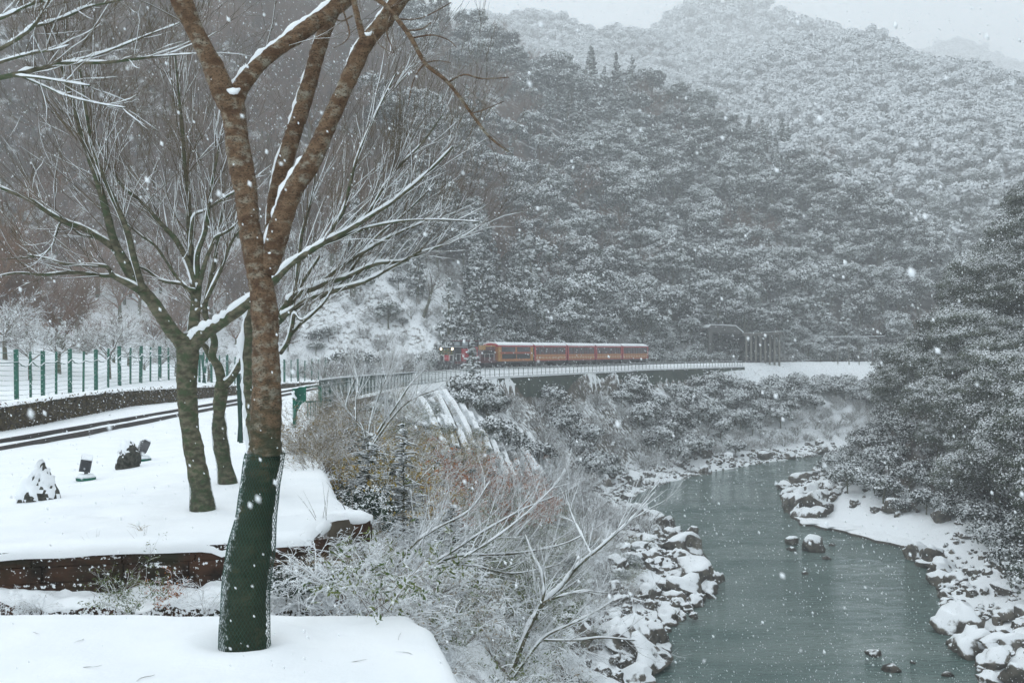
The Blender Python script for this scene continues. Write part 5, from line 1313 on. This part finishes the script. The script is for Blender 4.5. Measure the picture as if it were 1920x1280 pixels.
# low bushes that hide the foot of the hill
A, B, Zt = sites(-60, 75, 100, 262, 2.2, 61, lambda A, B, Zt, Fo: (polydist(A, B, TRKN) > 4.2) & (polydist(A, B, TRKN) < 19) & (A < np.interp(B, TRKN[:, 1], TRKN[:, 0])) & visible(A, B, Zt) & ((960 + A / B * FPX > 850) | ((polydist(A, B, TRKN) < 8) & (vnoise(A / 3, B / 3, 2) > .1))))
plant_all(A, B, Zt, lambda a, b, c: g.integers(0, 3, len(a)), [BUSH[0], BUSH[1], SHR[0]], [45, 45, 30], ['bush', 'bush', 'shrub'], ['low snowy bush lining the far side of the track at the foot of the hill'] * 2 + ['bare shrub lining the far side of the track at the foot of the hill'], ['bush', 'bush', 'shrub'],
          ['bushes lining the track'] * 2 + ['bare shrubs lining the track'], ['trackside_undergrowth'] * 3, ['snowy undergrowth at the foot of the hill beside the track'] * 3, .8, 1.6, .2)
A, B, Zt = sites(50, 150, 236, 310, 3.0, 62, lambda A, B, Zt, Fo: (Zt < 9) & (Zt > -2) & (polydist(A, B, TRKN) > 4) & (Fo > 0) & visible(A, B, Zt))
plant_all(A, B, Zt, lambda a, b, c: g.integers(0, 2, len(a)), [BUSH[0], SHR[1]], [20, 20], ['bush', 'shrub'], ['snowy bush at the foot of the hill beyond the rock shed', 'bare shrub at the foot of the hill beyond the rock shed'], ['bush', 'shrub'],
          ['bushes beyond the rock shed', 'bare shrubs beyond the rock shed'], ['far_undergrowth'] * 2, ['snowy undergrowth beyond the rock shed'] * 2, 1.0, 1.8, .2)
o = link('cedar_tree', CON[0]); q = P(886, 700, 127); o.location = (q.x, q.y, -1.0); o.scale = (.7, .7, .42)
tag(o, 'small snowy evergreen standing in front of the first carriage beside the railing', 'tree')
A, B, Zt = sites(-60, 0, 82, 190, 2.6, 63, lambda A, B, Zt, Fo: (Zt < 26) & (polydist(A, B, TRKN) > 6) & (960 + A / B * FPX > 540) & (960 + A / B * FPX < 880) & (A < np.interp(B, TRKN[:, 1], TRKN[:, 0]) - 4) & (vnoise(A / 6, B / 6, 44) > -.12) & (A > np.interp(B, FLN[:, 1], FLN[:, 0]) * (B < 138) - (B >= 138) * 99 - (B < 138) * 60) & ((B > 138) | (A < np.interp(B, FLN[:, 1], FLN[:, 0]) - 1)))
plant_all(A, B, Zt, lambda a, b, c: np.where(g.random(len(a)) < .2, 0, 1 + g.integers(0, 3, len(a))), [BUSH[1]] + SHR, [20, 35, 35, 35], ['bush'] + ['shrub'] * 3, ['small snowy bush on the open white slope left of the locomotive'] + ['thin bare shrub on the open white slope left of the locomotive'] * 3, ['bush'] + ['shrub'] * 3,
          ['bushes on the open slope'] + ['bare shrubs on the open slope'] * 3, ['slope_undergrowth'] * 4, ['snowy scrub on the open slope left of the locomotive'] * 4, .5, 1.1, .2)
for k_, px in enumerate(range(1475, 1690, 8)):
    d = 262 + (k_ * 37 % 14); x = (px - 960) / FPX * d; o = link('evergreen_tree', EV[k_ % 3]); o.location = (x, d, zat(x, d) - 1.6); o.scale = (.75, .75, .7); o.rotation_euler = (0, 0, k_)
    tag(o, 'dark evergreen in the row behind the white patch beyond the rock shed', 'tree', 'evergreens beyond the rock shed')
# leaning tree on the snowy cutting left of the locomotive
o = link('bare_tree', bare_mesh('leaning_tree', 233, 9, 'twig_dark', depth=4, n0=6, trunk_h=.5, fan=.4)); q = P(793, 612, 158); o.location = (q.x, q.y, zat(q.x, q.y) - .3); o.rotation_euler = (0, .3, 0); o.scale = (1.15,) * 3
tag(o, 'leaning bare tree with a dark trunk on the open snowy slope above the locomotive', 'tree')

# undergrowth between fence and hill foot, around the locomotive
def region(n, x0, x1, y0, y1, seed):
    r = random.Random(seed); out = []
    while len(out) < n:
        q = ground(r.uniform(x0, x1), r.uniform(y0, y1))
        if q is not None and q.y > 12.5: out.append(q)
    return out
def put(protos, pts, name, label, cat, group, smin, smax, sink=.1, seed=1):
    r = random.Random(seed)
    for p in pts:
        o = link(name, r.choice(protos)); o.location = (p.x, p.y, p.z - sink); s = r.uniform(smin, smax) * min(1, max(.5, .5 + (p.y - 15) / 16)); o.scale = (s, s, s * r.uniform(.8, 1.1)); o.rotation_euler = (r.uniform(-.15, .15), r.uniform(-.15, .15), r.uniform(0, 6.28)); tag(o, label, cat, group)
# left bank below the track: snowy bushes and shrubs, far part
g2 = np.random.default_rng(9)
def bank_sites(y0, y1, sp, seed, tlo=.04, thi=.86):
    def c(A, B, Zt, Fo):
        xe = np.interp(B, EDGE[:, 0], EDGE[:, 1]); xl = np.interp(B, RL[:, 0], RL[:, 1]); t = (A - xe) / (xl - xe); return (t > tlo + .08 * (B > 125)) & (t < thi - .14 * ((B > 115) & (B < 215))) & visible(A, B, Zt, 60, 3)
    return sites(-15, 120, y0, y1, sp, seed, c)
A, B, Zt = bank_sites(100, 232, 2.5, 31)
px = 960 + A / B * FPX; py = HY - (Zt - CZ) / B * FPX
clear = ((px > 775) & (px < 905) & (py > 728) & (py < 875)) | ((px > 905) & (px < 1015) & (py > 800) & (py < 920)) | ((px > 1560) & (py < 720))
shed_ = (px > 1375) & (px < 1500) & (B > 205) & (py < 722)
keep = (~clear & ~shed_) | (clear & (g2.random(len(A)) < .12)); A, B, Zt = A[keep], B[keep], Zt[keep]
EVB = [crown_mesh('bank_bush', 240 + i, 2.4, 3.6, 40, 75, .26, 'ever') for i in range(2)]
plant_all(A, B, Zt, lambda a, b, c: np.where(vnoise(a / 9, b / 9, 4) > .02, 2 + g.integers(0, 3, len(a)), g.integers(0, 2, len(a))), EVB + SHR, [60, 60, 50, 50, 50], ['bush'] * 2 + ['shrub'] * 3,
          ['rounded snowy evergreen bush on the bank between the train and the river'] * 2 + ['leafless snow-laden shrub on the bank between the train and the river'] * 3, ['bush'] * 2 + ['shrub'] * 3,
          ['evergreen bushes below the track'] * 2 + ['leafless shrubs below the track'] * 3, ['bank_undergrowth'] * 5, ['snowy undergrowth on the bank below the track'] * 5, .7, 1.3, .4)
print('bank', len(A))
# right bank low undergrowth
def c5(A, B, Zt, Fo):
    u = A - np.interp(B, RR[:, 0], RR[:, 1]); return (u > 5) & (u < 14) & (B > 60) & (B < 200) & visible(A, B, Zt, 60, 3)
A, B, Zt = sites(25, 120, 60, 200, 2.6, 32, c5)
plant_all(A, B, Zt, lambda a, b, c: g.integers(0, 2, len(a)), BUSH, [60, 60], ['bush'] * 2, ['low snowy bush at the foot of the right bank wood above the rocks'] * 2, ['bush'] * 2, ['low bushes on the right bank'] * 2, ['bank_undergrowth'] * 2, ['snowy undergrowth at the foot of the right bank wood'] * 2, .7, 1.4, .3)

# ------------------------------------------------------------------ near slope vegetation
def twiggy(name, seed, n, L, r0, leafm=None, leaves=0, leafsize=.05, arch=.5, up=.6, depth=2, snow=1.0, twig='twig', kids=(2, 4), rmin=.0022, sn_grow=.004, leaf_asp=.45):
    rr = random.Random(seed); T_ = Tree(rr, twig, twig); mb = MB()
    tips = []
    def g_(p, d, L_, rad, dep):
        pts = [p]; dd = d.normalized(); q = p; rads = [rad]; n_ = 5
        for i in range(n_):
            dd = (dd + Vector((rr.gauss(0, .14), rr.gauss(0, .14), rr.gauss(0, .08) - arch * .12 * (i / 2)))).normalized(); q = q + dd * L_ / n_; pts.append(q); rads.append(max(rmin, rad * (1 - .7 * (i + 1) / n_)))
        mb.tube(pts, rads, 3, 0, False)
        if snow > 0: snow_on(T_.snow, pts, rads, 4, snow, seed, thick=.7, gap=-.05, grow_=sn_grow)
        tips.extend(pts[2:])
        if dep:
            for k in range(rr.randint(*kids)):
                j = rr.randint(1, n_); nd = dd + Vector((rr.gauss(0, .6), rr.gauss(0, .6), rr.gauss(.1, .5))); g_(pts[j], nd, L_ * rr.uniform(.4, .7), rads[j] * .75, dep - 1)
    for k in range(n):
        a_ = rr.uniform(0, 6.283); g_(Vector((rr.uniform(-.15, .15), rr.uniform(-.15, .15), -.1)), Vector((math.cos(a_), math.sin(a_), up * rr.uniform(.6, 1.8))), L * rr.uniform(.6, 1.1), r0, depth)
    if leafm:
        for k in range(leaves):
            p = rr.choice(tips) + Vector((rr.gauss(0, .02), rr.gauss(0, .02), rr.gauss(0, .02)))
            mb.leaf(p, Vector((rr.gauss(0, .6), rr.gauss(0, .6), rr.gauss(.7, .4))), leafsize * rr.uniform(.6, 1.4), leaf_asp, 1)
    Vs = np.array(T_.snow.v) if T_.snow.v else np.zeros((0, 3)); off = len(mb.v)
    Fs = [tuple(i + off for i in f) for f in T_.snow.f]
    me = bpy.data.meshes.new(name); me.from_pydata(mb.v + T_.snow.v, [], mb.f + Fs)
    for m_ in (twig, leafm or twig, 'snow'): me.materials.append(M[m_])
    me.polygons.foreach_set('material_index', mb.m + [2] * len(Fs)); me.update(); return me
SNOWY = [twiggy('snowy_bramble', 300 + i, 22, .9, .006, arch=.8, up=.8, depth=3, snow=1.0, sn_grow=.0035, kids=(2, 3), rmin=.0018) for i in range(3)]
BROWN = [twiggy('brown_shrub', 310 + i, 22, .95, .007, 'grass', 420, .08, arch=.1, up=1.1, depth=2, snow=.35, sn_grow=.002, leaf_asp=.22) for i in range(2)]
GREENB = [twiggy('green_shrub', 320 + i, 12, 1.3, .008, 'leaf_green', 800, .085, arch=.35, up=.9, depth=2, snow=.6, sn_grow=.003, leaf_asp=.3) for i in range(2)]
YELB = [twiggy('yellow_shrub', 330 + i, 13, 1.1, .008, 'leaf_yellow', 800, .075, arch=.4, up=.9, depth=2, snow=.6) for i in range(1)]
RUSTB = [twiggy('rust_shrub', 340 + i, 11, 1.2, .009, 'leaf_rust', 640, .12, arch=.4, up=1.0, depth=2, snow=.9, leaf_asp=.35, twig='twig_pale') for i in range(1)]
LEAFB = [crown_mesh('leafy_bush', 350 + i, .8, .8, 34, 150, .042, 'needle') for i in range(2)]
def sit(q): return Vector((q.x, q.y, q.z))
SPEC = [  # protos, n, region, name, label, group, smin, smax
    (BROWN, 70, (575, 790, 745, 880), 'brown_shrub', 'dry brown twiggy shrub crowding the terrace edge below the gate', 'dry brown shrubs below the gate', .9, 1.5),
    (YELB, 90, (665, 900, 830, 990), 'yellow_shrub', 'shrub with yellowish leaves under snow on the slope right of the terrace', 'yellow-leaved shrubs on the slope', .9, 1.4),
    (LEAFB, 34, (640, 850, 850, 1000), 'leafy_bush', 'small dark-leaved bush capped with snow on the slope right of the terrace', 'dark-leaved bushes on the slope', .7, 1.2),
    (RUSTB, 70, (780, 1030, 860, 1010), 'rust_shrub', 'shrub holding rusty brown leaves on the slope above the boulders', 'rust-leaved shrubs on the slope', 1.0, 1.8),
    (GREENB, 90, (840, 1080, 950, 1180), 'green_shrub', 'thin green-leaved shrub bending under snow in the middle of the slope', 'green-leaved shrubs on the slope', 1.0, 1.6),
    (SNOWY, 70, (600, 1150, 1000, 1280), 'snowy_bramble', 'arching leafless bramble thick with snow beside the terrace walls', 'snow-laden brambles by the terraces', .8, 1.4),
    (SNOWY, 50, (760, 1200, 930, 1200), 'snowy_bramble', 'arching leafless bramble thick with snow on the slope down to the river', 'snow-laden brambles on the slope', .9, 1.6),
]
for i, (pr, n, (x0, x1, y0, y1), nm, lb, gp, a_, b_) in enumerate(SPEC):
    put(pr, region(n, x0, x1, y0, y1, 400 + i), nm, lb, nm.split('_')[1], gp, a_, b_, .1, 500 + i)
# even cover of the slope so that it holds from any side
A, B, Zt = bank_sites(12.3, 100, 1.05, 33, .03, .80)
px = 960 + A / B * FPX; py = HY - (Zt - CZ) / B * FPX
keepm = (g2.random(len(A)) < np.where(B < 22, .9, np.where(B < 55, .6, .5))) & (px < 1215 - (py - 900) * .15)
A, B, Zt = A[keepm], B[keepm], Zt[keepm]
plant_all(A, B, Zt, lambda a, b, c: np.where(g.random(len(a)) < .55, g.integers(0, 3, len(a)), np.where(vnoise(a / 4, b / 4, 6) > .1, 3 + g.integers(0, 2, len(a)), 5 + g.integers(0, 2, len(a)))), SNOWY + BROWN + [LEAFB[0], GREENB[0]],
          [12, 12, 12, 12, 12, 12, 12], ['snowy_bramble'] * 3 + ['brown_shrub'] * 2 + ['leafy_bush', 'green_shrub'],
          ['snow-heaped bramble low on the slope between platform and river'] * 3 + ['brown shrub among the brambles low on the slope'] * 2 + ['dark leafy bush among the brambles low on the slope', 'green-leaved shrub among the brambles low on the slope'],
          ['bramble'] * 3 + ['shrub'] * 2 + ['bush', 'shrub'], ['brambles low on the slope'] * 3 + ['brown shrubs low on the slope'] * 2 + ['leafy bushes low on the slope', 'green shrubs low on the slope'],
          ['slope_undergrowth'] * 7, ['snow-laden undergrowth covering the river slope'] * 7, .7, 1.4, .15, True)
print('slope', len(A))
R = random.Random(81)
near = []
for k in range(150):
    y = R.uniform(5.5, 13.5); xe_ = float(np.interp(y, EDGE[:, 0], EDGE[:, 1])) + .35; x = xe_ + R.uniform(0, 1) ** 1.3 * 3.2
    near.append((x, y))
near += [(-1.75, 11.0), (-1.65, 11.6), (-1.8, 10.5), (-1.7, 12.1), (-1.5, 9.9), (-1.6, 9.3), (-1.2, 9.0), (-1.9, 9.8), (-1.4, 12.6), (-1.3, 10.6)]
for k, (x, y) in enumerate(near):
    pr = R.choice(SNOWY + SNOWY + BROWN[:1] + GREENB[:1]); o = link('snowy_bramble' if pr in SNOWY else 'low_shrub', pr); o.location = (x, y, zat(x, y) - .12); s_ = R.uniform(.4, .7) * (.8 if y < 8.5 else 1); o.scale = (s_,) * 3; o.rotation_euler = (0, 0, R.uniform(0, 6))
    tag(o, 'snow-heaped bramble crowding the drop just right of the front terrace' if pr in SNOWY else 'small snowy shrub among the brambles just right of the front terrace', 'bramble' if pr in SNOWY else 'shrub', 'plants right of the front terrace')
# leafless thicket over the near bank above the boulders
A, B, Zt = bank_sites(60, 112, 2.6, 35, .3, .72)
plant_all(A, B, Zt, lambda a, b, c: g.integers(0, 3, len(a)), SHR, [30, 30, 30], ['shrub'] * 3, ['leafless grey shrub above the boulder heap of the near left bank'] * 3, ['shrub'] * 3, ['grey shrubs above the boulder heap'] * 3, ['bank_undergrowth'] * 3, ['grey thicket above the boulder heap'] * 3, .45, .8, .2)

# young firs
def fir(name, seed, H, Wd):
    rr = random.Random(seed); mb = MB(); mb.tube([Vector((0, 0, -.2)), Vector((0, 0, H))], [.03 * H * .5, .003], 6, 1, False); sn = MB()
    n = int(H / .13)
    for k in range(n):
        z0_ = .2 + (H - .25) * k / n
        for j in range(7):
            z = z0_ + rr.uniform(-.1, .1); L = (Wd * max(.02, 1 - z / H) ** .85 + .04) * rr.uniform(.55, 1.1); a_ = rr.uniform(0, 6.283); d = Vector((math.cos(a_), math.sin(a_), rr.uniform(-.1, .4))); pts = [Vector((0, 0, z)), Vector((0, 0, z)) + d * L * .5, Vector((0, 0, z - .1 * L)) + d * L]
            mb.tube(pts, [.008, .006, .003], 3, 1, False)
            for q in range(int(26 * L / .5) + 5):
                t = rr.random() ** .7; p = pts[0].lerp(pts[2], t); sd_ = Vector((-d.y, d.x, 0)) * rr.choice((-1, 1))
                mb.leaf(p, Vector((rr.gauss(0, .3), rr.gauss(0, .3), 1)), .10, .4, 0, tdir=(d * .6 + sd_).cross(Vector((0, 0, 1))))
            if rr.random() < .55: sn.tube([p + Vector((0, 0, .02)) for p in pts], [.008, .02, .006], 4)
    off = len(mb.v); me = bpy.data.meshes.new(name); me.from_pydata(mb.v + sn.v, [], mb.f + [tuple(i + off for i in f) for f in sn.f])
    for m_ in ('needle', 'bark_grey', 'snow'): me.materials.append(M[m_])
    me.polygons.foreach_set('material_index', mb.m + [2] * len(sn.f)); me.update(); return me
firs = [fir('young_fir', 5, 2.8, .8), fir('young_fir', 6, 2.0, .75)]
for (px, py, k, s, lb) in ((757, 990, 0, 1.0, 'tallest young fir tree with a thin snowy leader right of the terrace'), (690, 985, 1, 1.0, 'bushy young fir beside the terrace corner'), (845, 985, 1, 1.2, 'young snowy fir in front of the rusty-leaved shrubs')):
    d = 21.0; x = (px - 960) / FPX * d; o = link('young_fir', firs[k]); zt_ = zat(x, d); o.location = (x, d, zt_ - .1); o.scale = (s,) * 3; tag(o, lb, 'fir tree')

# traced bare saplings that lean out over the slope
R = random.Random(61)
T = Tree(R, 'bark_grey', 'twig_pale')
tm = T.limb(); pt, rt = T.trace(tm, [(930, 1330, 12.3), (951, 1280, 11.2), (978, 1210, 9.5), (1000, 1160, 8.9), (1020, 1130, 8.4), (1052, 1100, 7.8), (1082, 1062, 6.7), (1127, 1025, 5.0), (1172, 984, 3.4), (1200, 955, 2.2), (1228, 922, 1.4)], 12.5, 14.0, 8, 5, .1, snow=1.2, gap=-.25)
T.sprigs(tm, pt, rt, 16, .8, 2, .3, .15, .007)
for tr_, n, L in (([(1000, 1160, 5.6), (1020, 1115, 4.4), (1015, 1070, 3.9), (1000, 1040, 2.8), (985, 1000, 1.6)], 5, .6), ([(1015, 1130, 4.4), (1050, 1118, 3.9), (1095, 1108, 2.8), (1140, 1112, 1.6)], 5, .5), ([(1110, 1040, 3.9), (1090, 1000, 2.8), (1075, 970, 2.2), (1065, 940, 1.4)], 5, .5),
               ([(945, 1290, 7.8), (980, 1245, 6.7), (1020, 1195, 5.0), (1070, 1170, 3.9), (1110, 1150, 2.8), (1150, 1125, 1.6)], 8, .7), ([(1020, 1200, 3.4), (1080, 1200, 3.4), (1130, 1195, 2.8), (1190, 1200, 1.6)], 5, .6)):
    q = T.limb(); pp, rr = T.trace(q, tr_, 12.6, 13.4, 6, 5, .1, snow=1.2, gap=-.25); T.sprigs(q, pp, rr, n, L, 2, .3, .15, .006)
b_ = P(930, 1330, 10.2); T.finish('sapling', b_, 'leaning bare sapling with snow-lined stem reaching over the river boulders', 'sapling')
T = Tree(R, 'bark_grey', 'twig_pale')
tm = T.limb(); pt, rt = T.trace(tm, [(700, 1110, 6.7), (740, 1090, 6.1), (790, 1072, 5.6), (850, 1044, 5.0), (925, 1040, 4.4), (985, 1035, 3.4), (1052, 1021, 2.2), (1100, 1000, 1.4)], 13.0, 15.0, 7, 5, .1, snow=1.2, gap=-.25)
T.sprigs(tm, pt, rt, 14, .8, 2, .4, .1, .006)
for tr_ in ([(720, 1100, 5.6), (771, 1025, 4.4), (820, 990, 3.9), (880, 957, 2.8), (920, 900, 1.6)], [(740, 1090, 4.4), (830, 1045, 3.9), (900, 1000, 3.4), (980, 955, 2.2), (1040, 930, 1.4)], [(800, 1068, 4.4), (880, 1060, 3.9), (960, 1075, 2.8), (1040, 1060, 1.6)], [(700, 1110, 4.4), (760, 1060, 3.9), (800, 1000, 2.8), (830, 960, 1.6)], [(870, 1045, 3.4), (940, 1000, 2.8), (1000, 950, 1.6), (1050, 900, 1.4)]):
    q = T.limb(); pp, rr = T.trace(q, tr_, 13.2, 14.6, 6, 5, .1, snow=1.2, gap=-.25); T.sprigs(q, pp, rr, 9, .7, 2, .4, .1, .005)
T.finish('sapling', P(700, 1110, 10.7), 'low bare sapling spreading long snowy boughs rightward from below the terrace', 'sapling')
T = Tree(R, 'bark_grey', 'twig_pale')
for k, tr_ in enumerate(([(690, 850, 3.9), (680, 800, 3.9), (655, 775, 3.4), (650, 755, 2.8), (665, 710, 1.6)], [(688, 850, 3.9), (715, 800, 3.9), (740, 765, 3.4), (770, 720, 2.2), (800, 690, 1.4)], [(690, 848, 3.9), (730, 790, 3.4), (770, 750, 2.2), (820, 730, 1.6)], [(668, 790, 3.4), (668, 750, 2.8), (672, 715, 2.2), (660, 680, 1.4)], [(690, 820, 3.4), (700, 770, 2.8), (720, 720, 2.2), (735, 680, 1.4)])):
    q = T.limb(); pp, rr = T.trace(q, tr_, 34, 35, 6, 5, .1, snow=1.1, gap=-.25); T.sprigs(q, pp, rr, 14, 1.3, 3, .5, .1, .014, sn=.5)
T.finish('sapling', P(690, 850, 18.9), 'fan-shaped bare sapling standing before the guard railing', 'sapling')

# ------------------------------------------------------------------ plants in the bed and stems on the terrace
R = random.Random(71)
for (x, y, pr, s, lb) in ((-4.0, 10.35, GREENB[0], .42, 'small green-leaved shrub growing out of the planting bed wall'), (-3.75, 10.75, RUSTB[0], .25, 'tiny brown-leaved shrub at the foot of the retaining wall'), (-5.0, 10.5, SNOWY[0], .3, 'dry tangled stems at the left end of the planting bed'),
                      (-3.2, 10.5, SNOWY[1], .4, 'thin bare stems arching over the bed just left of the big trunk'), (-4.35, 10.95, GREENB[1], .34, 'sparse yellow-green sprig against the retaining wall'),
                      (-2.4, 10.5, LEAFB[0], .5, 'snow-heaped bush right of the big trunk in the planting bed'), (-2.1, 10.7, LEAFB[1], .5, 'dark snow-heaped bush at the right end of the planting bed'), (-2.6, 10.3, SNOWY[2], .45, 'snow-laden bramble low behind the big trunk')):
    o = link('bed_shrub', pr); o.location = (x, y, -.3); o.scale = (s,) * 3; o.rotation_euler = (0, 0, R.uniform(0, 6)); tag(o, lb, 'shrub')
def tuft(n, L, seed, m='grass', arch=.6):
    rr = random.Random(seed); mb = MB()
    for k in range(n):
        a_ = rr.uniform(0, 6.283); d = Vector((math.cos(a_) * .5, math.sin(a_) * .5, 1)); p = Vector((rr.gauss(0, .03), rr.gauss(0, .03), -.03)); pts = [p]; 
        for i in range(5): d = (d + Vector((math.cos(a_), math.sin(a_), -.9)) * arch * .28).normalized(); p = p + d * L * rr.uniform(.6, 1.1) / 5; pts.append(p)
        mb.tube(pts, [.004, .004, .003, .003, .002, .001], 3, 0, False)
    return mb.mesh('grass_tuft', [m])
TU = [tuft(26, .7, 1), tuft(8, .35, 2), tuft(5, .8, 3, 'twig_dark', .15)]
for (px, py, d, k, s, lb) in ((548, 1085, 10.8, 0, .8, 'dry grass tuft arching right of the big trunk against the wall'), (585, 1090, 10.7, 0, 1.0, 'pale dry grass tuft at the right corner of the planting bed'), (264, 992, 11.8, 1, .55, 'tiny green grass tuft poking through the terrace snow'), (605, 1000, 12.6, 2, 1.0, 'few dark weed stalks at the terrace step corner'),
                          (655, 972, 13.3, 2, 1.0, 'taller weed stalks on the snow at the terrace corner'), (175, 1034, 11.3, 2, .4, 'thin stalks on the lip of the retaining wall at the left'), (265, 1028, 11.4, 2, .45, 'thin stalks on the lip of the retaining wall near the green sprig')):
    o = link('grass_tuft', TU[k]); o.location = P(px, py, d); o.scale = (s,) * 3; tag(o, lb, 'grass')

R = random.Random(91)
for k, (x, y) in enumerate([(-1.2, 7.3), (-.9, 7.9), (-3.1, 7.2), (-3.9, 8.1), (-2.6, 6.9), (-1.7, 6.8), (-.75, 7.5), (-3.4, 7.9)]):
    mb = MB(); p = Vector((x, y, .125)); a_ = R.uniform(0, 6.28); pts = [p]
    for i in range(4): a_ += R.uniform(-.5, .5); p = p + Vector((math.cos(a_) * .035, math.sin(a_) * .035, R.uniform(-.002, .008))); pts.append(p)
    mb.tube(pts, [.003, .003, .0025, .002, .001], 4); tag(mb.build('fallen_twig', 'twig_dark', loc=(x, y, .125)), 'short dark twig fallen on the snow of the front terrace', 'twig', 'twigs fallen on the front terrace')
# ------------------------------------------------------------------ falling snow
def flakes():
    g = np.random.default_rng(3); n = 46000
    u = g.random(n); d = np.sqrt(1.6 ** 2 + u * (48 ** 2 - 1.6 ** 2)); d[: 260] = g.uniform(1.3, 6, 260)
    x = g.uniform(-.66, .66, n) * d; z = CZ + g.uniform(-.42, .46, n) * d
    ok = z > .05; ok |= (x > 0) & (d > 9); x, d, z = x[ok], d[ok], z[ok]; n = len(x)
    r = g.uniform(.0022, .0046, n) * (1 + .08 * d) * g.choice([.6, 1, 1.5], n, p=[.5, .43, .07])
    ax = np.array([.45, 0, -.9]) + g.normal(0, .15, (n, 3)); ax /= np.linalg.norm(ax, axis=1)[:, None]
    s1 = np.cross(ax, [0, 1, 0]); s1 /= np.linalg.norm(s1, axis=1)[:, None]; s2 = np.cross(ax, s1)
    C = np.stack([x, d, z], -1); r_ = r[:, None]
    V = np.stack([C + ax * r_ * 1.7, C - ax * r_ * 1.7, C + s1 * r_, C - s1 * r_, C + s2 * r_, C - s2 * r_], 1).reshape(-1, 3)
    f0 = np.array([(0, 2, 4), (0, 4, 3), (0, 3, 5), (0, 5, 2), (1, 4, 2), (1, 3, 4), (1, 5, 3), (1, 2, 5)])
    F = (np.arange(n)[:, None, None] * 6 + f0[None]).reshape(-1, 3)
    return np_mesh('falling_snow', V, F, [M['snow']], None, True)
tag(link('falling_snow', flakes()), 'snowflakes drifting down through the whole valley', 'snow', kind='stuff')

# ------------------------------------------------------------------ haze
mb = MB(); mb.box(((-1200 + 1600) / 2, (-60 + 2400) / 2, (ZW - 3 + 560) / 2), (2800, 2460, 560 - ZW + 3))
hm = bpy.data.materials.new('haze'); hm.use_nodes = True; hm.node_tree.nodes.clear()
ho = hm.node_tree.nodes.new('ShaderNodeOutputMaterial'); hv = hm.node_tree.nodes.new('ShaderNodeVolumePrincipled')
hv.inputs['Color'].default_value = (.96, .985, 1.0, 1); hv.inputs['Density'].default_value = 0.00108; hv.inputs['Anisotropy'].default_value = 0.0
hm.node_tree.links.new(hv.outputs[0], ho.inputs['Volume'])
tag(mb.build('haze', [hm]), 'pale snowy haze filling the valley', kind='stuff')
